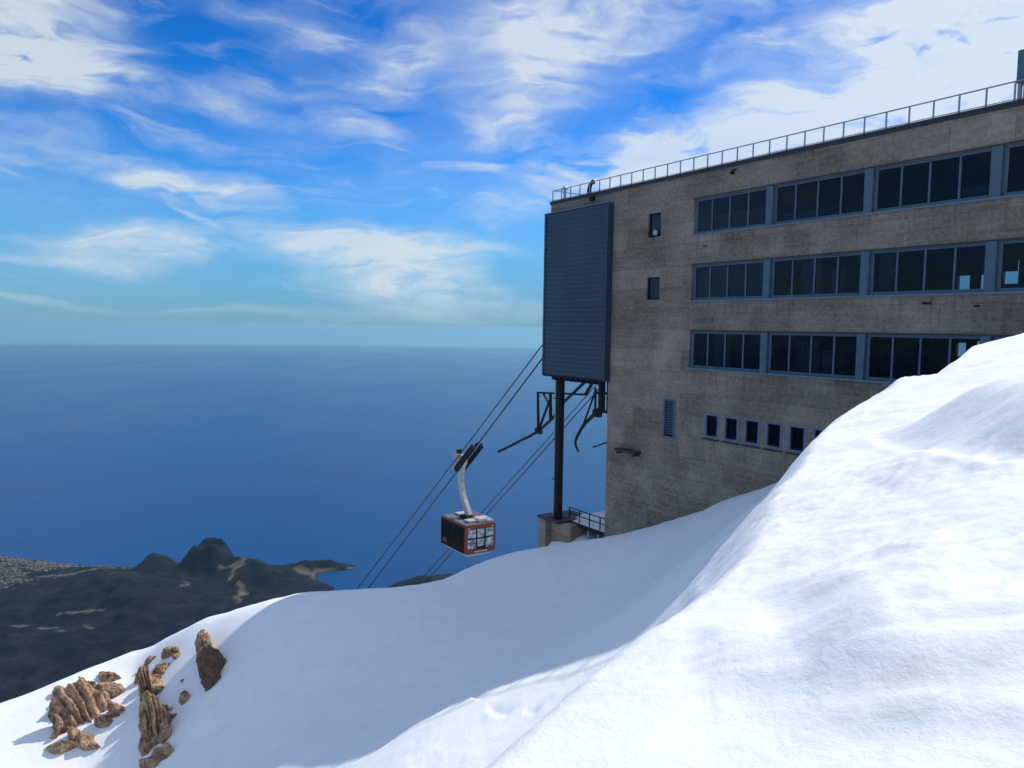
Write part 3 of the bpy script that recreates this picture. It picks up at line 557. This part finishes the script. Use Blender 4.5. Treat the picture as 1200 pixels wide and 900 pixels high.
back = [(14.7, 15.28, -1.38, -.55), (15.6, 16.5, -.78, -.44), (14.55, 16.35, 2.62, 5.45), (17.05, 17.85, 2.9, 5.25), (20, 21.6, 2.6, 5.2)]
walls(.381, XE - .381, -22, 8.87, back, YB, .3).build('wall', M['concrete'], st)
MB().box(-6.7, XE, 0.01, YB + .3, 8.881, 9.0).box(-6.7, -.003, .0, YB + .3, 8.15, 8.878).build('roof', M['concrete'], st)
MB().box(-6.78, XE + .05, -.09, .35, 9.003, 9.09).box(-6.775, XE, -.06, -.004, 8.86, 9.0).box(-6.78, -6.703, .36, YB + .3, 8.86, 9.09).build('coping', M['coping'], st)
for z in (8.3, 4.55, .75, -3.2, -8.0):
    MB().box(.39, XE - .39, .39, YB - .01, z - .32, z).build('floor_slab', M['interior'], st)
for x in (12.25, 17.65, 23.0, 28.4):
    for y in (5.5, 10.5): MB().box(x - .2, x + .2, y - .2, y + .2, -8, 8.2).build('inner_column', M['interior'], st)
MB().box(15.35, 15.45, YB - .05, YB + .2, 2.63, 5.44).box(14.56, 16.34, YB - .05, YB + .2, 3.5, 3.6).build('window_bar', M['steel_dark'], st)
MB().box(14.56, 16.34, YB - .08, YB - .06, 3.6, 5.44).build('blind', M['blind'], st)
MB().box(17.06, 17.84, YB - .08, YB - .06, 3.6, 5.24).build('blind', M['blind'], st)
# tables and seats behind the glass
for x, z in ((8.4, .75), (9.7, .75), (10.9, .75), (14.2, .75), (20.2, .75), (22.2, .75), (24.3, .75), (10.2, -3.2), (19.3, -3.2), (21.0, -3.2)):
    t = MB(); t.box(x - .45, x + .45, 1.0, 1.9, z + .74, z + .78); t.box(x - .05, x + .05, 1.4, 1.5, z + .01, z + .74); t.build('table', M['wood_dark'], st)
    for q in (-.75, .75):
        c = MB(); c.box(x + q - .2, x + q + .2, 1.25, 1.65, z + .42, z + .47); c.box(x + q + (.16 if q > 0 else -.2), x + q + (.2 if q > 0 else -.16), 1.25, 1.65, z + .47, z + 1.1); c.box(x + q - .04, x + q + .04, 1.4, 1.5, z + .01, z + .42)
        c.build('seat', M['wood_dark'], st)
for row, x0, x1, z0, z1 in ((0, 8.4, 12.0, 5.45, 6.55), (0, 12.6, 15.0, 5.45, 6.05), (1, 7.1, 12.0, 1.7, 3.7), (1, 13.9, 15.0, 1.7, 3.7), (1, 15.6, 16.3, 1.7, 3.1), (1, 18.0, 18.7, 1.7, 3.7),
                            (2, 8.4, 9.5, -2.2, -.1), (2, 13.8, 15.1, -2.2, -.5), (2, 15.3, 16.0, -2.2, -.9), (0, 21.5, 22.6, 5.45, 6.1)):
    c = MB(); n = max(6, int((x1 - x0) / .12)); c.v = [(x0 + (x1 - x0) * k / n, .62 + .05 * (k % 2), z) for z in (z0, z1) for k in range(n + 1)]
    c.f = [(k, k + 1, n + 2 + k, n + 1 + k) for k in range(n)]; c.build('pane_reflection', M['reflect_blue'], st)  # blue sheets added behind the panes to imitate sky reflections
YF = .13                                                              # face of the window frames, set back in the opening
for (z0, z1) in ROWS:
    for bi, (x0, x1) in enumerate(BAYS):
        f = MB(); n = 4; xm = [x0 + (x1 - x0) * k / n for k in range(n + 1)]
        f.box(x0, x1, YF, YF + .12, z1 - .13, z1 - .002); f.box(x0, x1, YF, YF + .12, z0 + .06, z0 + .20)
        for k in range(n + 1):
            w = .045; a = max(x0, xm[k] - w); c = min(x1, xm[k] + w)
            if k == 0: c = x0 + (.16 if bi else .2)
            f.box(a, c, YF + .003, YF + .117, z0 + .20, z1 - .13)
        fo = f.build('window', M['frame_blue'], st, bevel=.012)
        for k in range(n):
            MB().box(xm[k] + .04, xm[k + 1] - .04, YF + .05, YF + .062, z0 + .19, z1 - .12).build('pane', M['glass'], fo)
        if bi < 4:
            MB().box(x1 + .003, BAYS[bi + 1][0] - .003, -.03, .32, z0 + .02, z1 - .003).build('pier_cover', M['frame_blue'], st, bevel=.012)
    MB().box(7.0, 33.66, -.07, .36, z0 - .03, z0 + .055).build('sill', M['frame_light'], st)
    MB().box(7.04, 33.62, -.035, -.003, z1 + .002, z1 + .06).build('drip_edge', M['coping'], st)
for (x0, x1, z0, z1) in SMALL:
    f = MB(); y0, y1 = -.02, .2
    f.box(x0 - .02, x1 + .02, y0, y1, z1 - .14, z1 + .02).box(x0 - .02, x1 + .02, y0, y1, z0 - .02, z0 + .14)
    f.box(x0 - .02, x0 + .14, y0 + .002, y1, z0 + .14, z1 - .14).box(x1 - .14, x1 + .02, y0 + .002, y1, z0 + .14, z1 - .14)
    fo = f.build('window', M['frame_light'], st, bevel=.012)
    g2 = MB(); g2.box(x0 + .14, x0 + .22, .06, .2, z0 + .14, z1 - .14).box(x1 - .22, x1 - .14, .06, .2, z0 + .14, z1 - .14).box(x0 + .22, x1 - .22, .06, .2, z0 + .14, z0 + .22).box(x0 + .22, x1 - .22, .06, .2, z1 - .22, z1 - .14)
    g2.build('sash', M['steel_dark'], fo); MB().box(x0 + .2, x1 - .2, .13, .14, z0 + .2, z1 - .2).build('pane', M['glass'], fo)
    MB().box(x0 - .08, x1 + .08, -.09, -.025, z0 - .09, z0 - .025).build('sill', M['wood_dark'], fo)
for i, (x0, x1, z0, z1) in enumerate(LONE):
    f = MB(); f.box(x0, x1, .10, .2, z1 - .09, z1 - .002).box(x0, x1, .10, .2, z0 + .003, z0 + .09).box(x0, x0 + .1, .102, .2, z0 + .09, z1 - .09).box(x1 - .1, x1, .102, .2, z0 + .09, z1 - .09)
    fo = f.build('window', M['steel_dark'], st); MB().box(x0 + .09, x1 - .09, .15, .16, z0 + .08, z1 - .08).build('pane', M['glass'], fo)
    MB().box(x0 - .06, x1 + .06, -.04, .09, z0 - .07, z0 + .0).build('sill', M['concrete'], fo)
bm = MB(); bm.tube([(3.98, .12, 5.88), (3.98, -.02, 5.88)], .16, 12); bm.build('lamp', M['hanger'], st, smooth=False)
x0, x1, z0, z1 = VENT
v = MB(); v.box(x0, x1, -.03, .1, z1 - .08, z1 + .03).box(x0, x1, -.03, .1, z0 - .03, z0 + .08).box(x0 - .02, x0 + .12, -.028, .1, z0 + .08, z1 - .08).box(x1 - .12, x1 + .02, -.028, .1, z0 + .08, z1 - .08)
vo = v.build('vent', M['frame_blue'], st)
sm = None
for k in range(14):
    zz = z0 + .12 + k * (z1 - z0 - .24) / 14
    if sm is None:
        s = MB(); s.bar((x0 + .12, .08, .1), (x1 - .12, .08, .1), .16, .025, side=(0, .7, .7)); sm = s.build('slat', M['frame_blue'], vo); sm.location.z = zz
    else:
        c = sm.copy(); COL.objects.link(c); c.location.z = zz
MB().box(1.36, 3.28, -.55, .05, -7.88, -7.72).box(1.5, 1.62, -.5, .05, -8.05, -7.883).box(3.0, 3.12, -.5, .05, -8.05, -7.883).build('canopy', M['wood_dark'], st, bevel=.01)
l = MB(); l.tube([(10.02, -.05, 8.66), (10.02, -.22, 8.60), (10.02, -.30, 8.52)], .05, 8); l.tube([(10.02, -.30, 8.56), (10.02, -.34, 8.42)], .10, 10, .15); l.build('flood_lamp', M['steel_dark'], st)
l = MB(); l.box(-2.2, -1.75, -.16, 0, 8.55, 8.84); l.build('junction_box', M['steel_dark'], st)
for k, (px0, pz0, ln) in enumerate([(20.4, 1.25, .35), (22.5, 1.1, .2), (7.9, 4.7, .2)]):
    MB().box(px0, px0 + ln, -.05, .0, pz0, pz0 + .08).build('bracket', M['steel_dark'], st)

# rooftop railing: posts in a row, two rails
rl = frame_root('roof_railing'); tag(rl, 'thin grey metal railing running along the whole roof edge', 'railing')
pm = None; x = -6.6
while x < XE:
    if pm is None:
        pm = MB().box(-.03, .03, .04, .09, 9.09, 9.83).box(-.06, .06, .0, .14, 9.09, 9.12).build('post', M['steel_grey'], rl); pm.location.x = x
    else:
        c = pm.copy(); COL.objects.link(c); c.location.x = x
    x += 1.037
MB().bar((-6.63, .07, 9.85), (XE, .07, 9.85), .05).build('top_rail', M['steel_grey'], rl)
MB().bar((-6.63, .07, 9.17), (XE, .07, 9.17), .03).build('lower_rail', M['steel_grey'], rl)
MB().bar((-6.6, .1, 9.885), (-6.6, YB, 9.885), .05).build('end_rail', M['steel_grey'], rl)

cb = frame_root('rooftop_cabinet', (23.45, 0, 0)); tag(cb, 'blue-grey metal cabinet on legs at the right end of the roof edge', 'cabinet')
MB().box(0, 3.4, .15, 2.4, 9.8, 11.05).build('casing', M['frame_blue'], cb, bevel=.02)
for a in (.05, .25, 3.2):
    for yy in (.2, 2.2): MB().box(a, a + .12, yy, yy + .12, 9.003, 9.797).build('leg', M['steel_grey'], cb)
MB().box(.45, 3.1, .4, 2.2, 9.003, 9.797).build('duct', M['steel_dark'], cb)
vp = frame_root('mushroom_vent', (-5.75, .5, 9.0)); tag(vp, 'pale pipe with a mushroom cap at the left end of the roof', 'vent')
MB().tube([(0, 0, 0), (0, 0, .95)], .10, 10).build('pipe', M['steel_grey'], vp)
MB().tube([(0, 0, .93), (0, 0, 1.0), (0, 0, 1.10)], .30, 12, .10).build('cap', M['steel_grey'], vp)
hp = frame_root('siren_horn', (-2.85, .4, 9.0)); tag(hp, 'small black curved horn standing behind the roof railing', 'horn')
MB().tube([(0, 0, 0), (-.05, 0, .45), (.05, 0, .75), (.22, 0, .9)], .17, 10, .13).build('bell', M['steel_dark'], hp)
MB().tube([(.2, 0, .88), (.36, 0, .93)], .12, 10, .19).build('mouth', M['steel_dark'], hp)

# corrugated portal box hung over the cable bay
px = frame_root('cladding_box'); tag(px, 'tall dark blue corrugated metal box on the left end of the station', 'cladding')
def corrugated(xa, xb, yf, za, zb, pitch, depth):
    mb = MB(); n = int(round((zb - za) / pitch)); prof = []
    for k in range(n):
        z = za + k * (zb - za) / n; h = (zb - za) / n
        prof += [(z, 0), (z + h * .35, 0), (z + h * .5, -depth), (z + h * .85, -depth)]
    prof.append((zb, 0)); vs = [(x, yf + d, z) for z, d in prof for x in (xa, xb)]; vs += [(x, yf + .08, z) for z in (za, zb) for x in (xa, xb)]
    m_ = len(prof); fs = [(2 * i, 2 * i + 1, 2 * i + 3, 2 * i + 2) for i in range(m_ - 1)]
    fs += [(2 * m_, 2 * m_ + 2, 2 * m_ + 3, 2 * m_ + 1), (0, 2 * m_, 2 * m_ + 1, 1), (2 * m_ - 2, 2 * m_ - 1, 2 * m_ + 3, 2 * m_ + 2)]
    return mb.add(vs, fs)
MB().box(-12.6, .2, 11.5, YB + .3, -3.45, 8.14).build('sun_blocker', M['cladding'], px)  # unseen block added to keep stray sun off the snow ridge
MB().box(-6.62, -.06, -.34, -.31, -3.5, 8.13).build('backing_sheet', M['cladding'], px)
for k, (za, zb) in enumerate(((-3.40, .45), (.46, 4.30), (4.31, 8.12))):
    for xa, xb in ((-6.62, -4.44), (-4.435, -2.25), (-2.245, -.06)):
        corrugated(xa, xb, -.42 + random.uniform(-.006, .006), za, zb, .32, .045).build('corrugated_panel', M['cladding'], px)
corrugated(-6.62, .2, YB + .38, -3.5, 8.12, .32, -.045).build('corrugated_panel', M['cladding'], px)
MB().box(-.057, .16, -.49, -.003, -3.5, 8.14).build('corner_trim', M['cladding'], px)
MB().box(-6.80, -6.623, -.49, .3, -3.5, 8.14).build('corner_trim', M['cladding'], px)
MB().box(-6.80, .16, -.52, .0, 8.142, 8.20).build('flashing', M['frame_light'], px)
MB().box(-6.62, -.06, -.47, -.2, -3.52, -3.405).build('bottom_trim', M['steel_dark'], px)
for k in range(9):
    MB().box(-5.5 + k * .62, -5.26 + k * .62, -.46, -.1, -3.75, -3.523).build('bracket', M['steel_dark'], px)
for x in (-6.5, -4.3, -2.2, -.3): MB().box(x, x + .12, -.33, -.2, -3.4, 8.1).build('stud', M['steel_dark'], px)

co = frame_root('steel_column', (-5.62, .35, 0)); tag(co, 'thick black steel column carrying the corrugated box', 'column')
MB().tube([(0, 0, -14.0), (0, 0, 8.1)], .31, 20).build('shaft', M['steel_dark'], co, smooth=False)
MB().tube([(-.42, -.1, -13.9), (-.42, -.1, 8.0)], .07, 8).build('downpipe', M['steel_grey'], co)
MB().box(-.55, .5, -.5, .5, -14.15, -13.98).box(-.5, .5, -.45, .45, -3.75, -3.53).build('flange', M['steel_dark'], co)
for z in (-5.2, -8.2, -11.2): MB().box(-.56, -.2, -.19, .0, z, z + .07).build('clamp', M['steel_dark'], co)
pd = frame_root('concrete_pedestal', (-5.6, 0, 0)); tag(pd, 'stained concrete footing under the black column, half buried in snow', 'footing')
MB().box(-1.45, -.62, -.35, 2.6, -19, -14.153).build('block', M['concrete'], pd, bevel=.03)
MB().box(-.617, 1.75, .15, 2.6, -19, -14.156).build('block', M['concrete'], pd, bevel=.03)
MB().box(-1.52, 1.0, -.5, 2.7, -14.15, -14.0).build('cap', M['coping'], pd)

dk = frame_root('service_deck', (-2.9, 0, 0)); tag(dk, 'snow-covered service deck with railings between the footing and the station wall', 'deck')
MB().box(-2.2, 2.6, .8, 9.5, -14.3, -14.12).build('platform', M['coping'], dk)
sn_ = MB(); nx_, ny_ = 24, 30
sn_.v = [(-2.2 + 4.8 * i / nx_, .82 + 8.6 * j / ny_, -14.1 + (.28 * math.sin(PI * min(1, j / 6) / 2) * (.7 + .5 * mnoise.noise(Vector((i * .3, j * .3, 2)))) if 0 < j < ny_ else 0)) for j in range(ny_ + 1) for i in range(nx_ + 1)]
sn_.f = [(j * (nx_ + 1) + i, j * (nx_ + 1) + i + 1, (j + 1) * (nx_ + 1) + i + 1, (j + 1) * (nx_ + 1) + i) for j in range(ny_) for i in range(nx_)]
sn_.build('snow_cover', M['snow'], dk, smooth=True)
MB().box(-2.2, 2.6, .72, .797, -14.32, -14.05).build('edge_beam', M['steel_dark'], dk)
for x in (-1.1, .1, 1.2, 2.2): MB().box(x - .07, x + .07, .9, 1.04, -18, -14.303).build('leg', M['steel_grey'], dk)
for x in (-1.1, 1.2): MB().box(x - .07, x + .07, 8.9, 9.04, -26, -14.303).build('leg', M['steel_grey'], dk)
for yy, zt in ((.9, -13.15), (9.3, -12.95)):
    for x in (-2.1, -.95, .2, 1.35, 2.45): MB().box(x - .03, x + .03, yy, yy + .06, -14.1, zt).build('post', M['steel_dark'], dk)
    for zz in (zt, zt - .42): MB().bar((-2.15, yy + .03, zz), (2.5, yy + .03, zz), .06).build('rail', M['steel_dark'], dk)
    
# ---------------------------------------------------------------- ropes
def curve(a, b, sag, n=40):
    a, b = Vector(a), Vector(b); return [a.lerp(b, t / n) - Vector((0, 0, 4 * sag * t / n * (1 - t / n))) for t in range(n + 1)]
def rope(y, p, slope, r, label, up_to=-.5):
    o = frame_root('track_rope'); far = 330
    m_ = MB().tube([(up_to, y, p[1] + (up_to - p[0]) * slope)] + [(p[0] - d, y, p[1] - d * slope + d * d * .00018) for d in [0, 10, 20, 30, 45, 60, 80, 110, 150, 200, 260, far]], r, 8).build('track_rope', M['rope'])
    bpy.data.objects.remove(o); m_.location = COR; m_.rotation_euler = (0, 0, RZ)
    return tag(m_, label, 'cable', 'steel cables of the aerial tramway')
rope(3.0, (-12.0, -1.75), .828, .052, 'left steel track cable of the pair that carries the cable car')
rope(3.7, (-12.6, -2.62), .846, .065, 'right thicker steel track cable of the pair that carries the cable car')
rope(10.5, (-13.7, -5.12), .822, .045, 'upper thin steel cable passing behind the cable car and the black column')
rope(11.2, (-14.6, -5.91), .832, .055, 'lower thin steel cable passing behind the cable car and the black column')

# guide arms under the portal
ga = frame_root('rope_guide'); tag(ga, 'long curved black steel guide arm left of the column, hung on a triangular bracket', 'guide arm')
pts = [(-7.5, 6, -2.6), (-9.88, 6, -4.49), (-12.56, 6, -6.35), (-14.08, 6, -7.91), (-16.07, 6, -9.2), (-17.4, 6, -9.85), (-18.87, 6, -10.45), (-20.8, 6, -11.3), (-22.63, 6, -12.05)]
MB().tube(pts, .13, 8).build('arm', M['steel_dark'], ga)
b_ = MB(); b_.bar((-16.31, 6, -5.78), (-9.5, 6, -5.4), .16); b_.bar((-16.25, 6, -5.78), (-16.1, 6, -9.1), .17); b_.bar((-15.4, 6, -5.8), (-14.3, 6, -6.9), .15); b_.bar((-14.4, 6, -6.2), (-16.0, 6, -9.0), .16); b_.bar((-14.4, 6, -5.7), (-14.3, 6, -8.0), .2)
b_.bar((-9.6, 6, -5.4), (-7.0, 6, -2.2), .2)
b_.build('bracket', M['steel_dark'], ga)
MB().box(-16.4, -15.7, 5.8, 6.2, -9.45, -8.9).build('clamp', M['steel_dark'], ga, bevel=.05)
gb = frame_root('rope_guide'); tag(gb, 'hooked black steel guide arm hanging from a frame beside the station wall', 'guide arm')
MB().tube([(-9.9, 8, -6.5), (-10.76, 8, -7.22), (-12.0, 8, -8.15), (-12.5, 8, -8.7), (-13.1, 8, -9.5), (-13.3, 8, -9.95), (-13.2, 8, -10.3), (-12.8, 8, -10.75)], .19, 8, .09).build('arm', M['steel_dark'], gb)
b_ = MB(); b_.bar((-9.95, 8, -1.5), (-9.9, 8, -7.0), .42); b_.bar((-10.9, 8, -5.45), (-8.2, 8, -5.3), .2); b_.bar((-10.9, 8, -6.95), (-8.2, 8, -6.85), .24); b_.bar((-10.75, 8, -5.0), (-10.7, 8, -7.1), .14); b_.bar((-9.1, 8, -4.2), (-9.1, 8, -7.0), .2); b_.bar((-10.7, 8, -5.2), (-12.25, 8, -8.3), .12); b_.bar((-8.2, 8, -5.3), (-6, 8, -1), .16)
b_.build('frame', M['steel_dark'], gb)
MB().box(-10.9, -10.0, 7.8, 8.2, -7.45, -6.95).build('clamp', M['steel_dark'], gb, bevel=.05)
gc = frame_root('stay_bar'); tag(gc, 'short slanting steel bar poking out beside the station corner', 'bar')
MB().tube([(-10.88, 8, -10.08), (-9.0, 8, -9.38), (-6, 8, -8.5), (.0, 8, -8.0)], .07, 8).build('bar', M['steel_dark'], gc)

# ---------------------------------------------------------------- cable car
cc = frame_root('cable_car', (-23.93, 3.45, -21.3)); tag(cc, 'red and black cable car cabin hanging from its cable over the snow ridge', 'cable car')
LX, LY, HZ = 2.38, 1.70, 2.7
def rbox(mb, x0, x1, y0, y1, z0, z1, r=.18, n=4):
    """box with rounded upright and top/bottom long edges as seen from its ends"""
    prof = []
    for cy, cz, a0 in ((y1 - r, z1 - r, 0), (y0 + r, z1 - r, 90), (y0 + r, z0 + r, 180), (y1 - r, z0 + r, 270)):
        for k in range(n + 1):
            a = math.radians(a0 + 90 * k / n); prof.append((cy + r * math.cos(a), cz + r * math.sin(a)))
    m_ = len(prof); vs = [(x, y, z) for x in (x0, x1) for y, z in prof]
    fs = [(i, (i + 1) % m_, m_ + (i + 1) % m_, m_ + i) for i in range(m_)] + [tuple(range(m_))[::-1], tuple(range(m_, 2 * m_))]
    return mb.add(vs, fs)
rbox(MB(), -LX, LX, -LY, LY, 0, HZ).build('body', M['red'], cc, bevel=.05)
# end faces: six panes each, a darker middle frame
for sx in (1, -1):
    xf = sx * LX
    fr_ = MB()
    for yy in (-.46, .46): fr_.box(min(xf, xf + sx * .05), max(xf, xf + sx * .05), yy - .07, yy + .07, .38, 2.32)
    fr_.box(min(xf, xf + sx * .045), max(xf, xf + sx * .045), -1.4, 1.4, 1.36, 1.5); fr_.box(min(xf, xf + sx * .04), max(xf, xf + sx * .04), -.39, .39, .38, .62)
    fr_.build('window_frame', M['steel_dark'], cc)
    for ya, yb in ((-1.42, -.53), (-.39, .39), (.53, 1.42)):
        for za, zb in ((.50, 1.36), (1.5, 2.28)):
            if za < 1 and abs(ya) < .4: za = .62
            MB().box(min(xf, xf + sx * .03), max(xf, xf + sx * .03), ya, yb, za, zb).build('window', M['mirror_glass'], cc, bevel=.06)
    for yy in (-1.3, 1.3): MB().tube([(xf + sx * .0, yy, 2.44), (xf + sx * .06, yy, 2.44)], .09, 10).build('headlight', M['hanger'], cc)
    MB().box(min(xf, xf + sx * .12), max(xf, xf + sx * .12), -.7, .7, .12, .26).build('bumper', M['hanger'], cc, bevel=.03)
for sy in (-1, 1):
    yf = sy * LY
    MB().box(-LX + .12, LX - .12, min(yf, yf + sy * .02), max(yf, yf + sy * .02), .06, .98).build('side_panel', M['cabin_dark'], cc)
    for xa, xb in ((-2.2, -1.0), (-.93, .0), (.07, .98), (1.05, 2.2)):
        MB().box(xa, xb, min(yf, yf + sy * .035), max(yf, yf + sy * .035), 1.02, 2.36).build('window', M['dark_glass'], cc, bevel=.05)
    MB().box(-LX + .12, LX - .12, min(yf, yf + sy * .02), max(yf, yf + sy * .02), 2.37, 2.56).build('side_panel', M['cabin_dark'], cc)
    MB().box(-LX + .12, LX - .12, min(yf, yf + sy * .015), max(yf, yf + sy * .015), .99, 2.365).build('side_panel', M['cabin_dark'], cc)
    MB().box(-1.9, -1.1, min(yf, yf + sy * .04), max(yf, yf + sy * .04), .35, .75).build('sign_plate', M['red'], cc)
MB().box(-LX + .1, LX - .1, -LY + .1, LY - .1, HZ - .02, HZ + .08).build('roof', M['roof_grey'], cc, bevel=.03)
MB().box(-LX + .3, LX + .02, -LY + .25, LY - .5, -.22, -.01).build('underframe', M['steel_grey'], cc, bevel=.04)
MB().box(-.75, .75, -.55, .55, HZ + .08, HZ + .36).build('roof_mount', M['steel_dark'], cc, bevel=.03)
for x, y, w, d, h in ((1.35, -.5, .45, .5, .22), (1.5, .55, .55, .6, .34), (1.9, 1.15, .3, .35, .22), (-1.5, .3, .5, .7, .2), (1.05, 1.15, .3, .3, .28)):
    MB().box(x - w, x + w, y - d, y + d, HZ + .082, HZ + .08 + h).build('roof_box', M['hanger'], cc, bevel=.05)
rc = MB(); rc.bar((-LX + .25, -LY + .2, HZ + .2), (LX - .2, -LY + .2, HZ + .2), .05); rc.bar((-LX + .25, LY - .2, HZ + .25), (LX - .2, LY - .2, HZ + .25), .05)
for x in (-2, -.7, .7, 2.0): rc.bar((x, -LY + .2, HZ + .05), (x, -LY + .2, HZ + .2), .04); rc.bar((x, LY - .2, HZ + .05), (x, LY - .2, HZ + .25), .04)
rc.build('roof_rail', M['steel_grey'], cc)
# hanger: a bent box arm
def arm(mb, pts, w, d):
    vs = []; fs = []; pts = [Vector(p) for p in pts]; m_ = len(pts)
    for i, p in enumerate(pts):
        t = (pts[min(i + 1, m_ - 1)] - pts[max(i - 1, 0)]).normalized(); n_ = t.cross(Vector((0, 1, 0))).normalized()
        ww = w[i] / 2; vs += [p + n_ * a * ww + Vector((0, b2 * d / 2, 0)) for a, b2 in ((-1, -1), (1, -1), (1, 1), (-1, 1))]
    for i in range(m_ - 1):
        for k in range(4): fs.append((4 * i + k, 4 * i + (k + 1) % 4, 4 * i + 4 + (k + 1) % 4, 4 * i + 4 + k))
    fs += [(3, 2, 1, 0), tuple(4 * (m_ - 1) + k for k in range(4))]
    return mb.add(vs, fs)
z0 = 21.3
hp_ = [(.15, 0, -18.3 + z0), (-.25, 0, -17.6 + z0), (-.75, 0, -16.9 + z0), (-1.15, 0, -16.1 + z0), (-1.4, 0, -15.2 + z0), (-1.45, 0, -14.3 + z0), (-1.25, 0, -13.6 + z0), (-.75, 0, -12.9 + z0)]
arm(MB(), hp_, [.75, .62, .56, .52, .5, .55, .7, .8], .42).build('hanger', M['hanger'], cc, bevel=.03)
for k in range(6):
    a = Vector(hp_[k]); b2 = Vector(hp_[k + 1]); q = a.lerp(b2, .5); MB().bar(q + Vector((-.48, 0, -.1)), q + Vector((-.2, 0, -.1)), .06).build('rung', M['steel_dark'], cc)
MB().tube([Vector(p) + Vector((-.5, .0, 0)) for p in hp_[1:7]], .035, 6).build('ladder_rail', M['steel_dark'], cc)
# running gear riding on the two track ropes
cg = Vector((.15, 0, -12.75 + z0)); dr = Vector((1, 0, .835)).normalized(); un = Vector((-dr.z, 0, dr.x))
for yy in (-.62, .42):
    w_ = MB(); w_.bar(cg - dr * 2.1 + Vector((0, yy, 0)) + un * .15, cg + dr * 2.3 + Vector((0, yy, 0)) + un * .15, .10, .5, side=un); w_.build('carriage_beam', M['steel_dark'], cc)
wm = None
for k in range(8):
    for yy in (-.45, .25):
        p = cg - dr * 1.9 + dr * .56 * k + Vector((0, yy, 0)) + un * .08
        if wm is None:
            wm = MB().tube([(0, -.06, 0), (0, .06, 0)], .24, 14).build('wheel', M['steel_dark'], cc); wm.location = p
        else:
            c = wm.copy(); COL.objects.link(c); c.location = p
MB().box(-2.35, -1.15, -.35, .35, -14.1 + z0, -12.5 + z0).build('brake_housing', worn('grey_machine_paint', (.30, .29, .28), (.42, .40, .38), .6, 0, 3), cc, bevel=.08)
h_ = MB(); h_.bar(cg - dr * 1.2 + un * .5, cg + dr * 1.1 + un * .5, .5, .18, side=un); h_.bar(cg + dr * .9 + un * .4, cg + dr * 2.2 + un * .5, .12, .12, side=un); h_.box(-2.2, -1.9, -.1, .1, -12.5 + z0, -12.1 + z0); h_.box(-1.6, -1.5, -.1, .1, -12.5 + z0, -12.0 + z0)
h_.build('haul_clamp', M['steel_dark'], cc)
MB().tube([(.35, -.3, -11.7 + z0), (.35, .3, -11.7 + z0)], .22, 12).build('roller', M['hanger'], cc)

# ---------------------------------------------------------------- air between the mountain and the horizon
hz_ = MB().box(-206000, 206000, -206000, 206000, -5800, 14)
m = bpy.data.materials.new('blue_air'); m.use_nodes = True; g = G(m.node_tree); g.nt.nodes.clear()
pv_ = g.n('ShaderNodeVolumePrincipled'); pv_.inputs['Color'].default_value = (.43, .82, 1, 1); pv_.inputs['Density'].default_value = 9.5e-6; pv_.inputs['Anisotropy'].default_value = .3
ou = g.n('ShaderNodeOutputMaterial'); g.l(pv_.outputs[0], ou.inputs['Volume'])
ho = hz_.build('haze', m); tag(ho, 'thin blue air fading the far sea', kind='stuff')
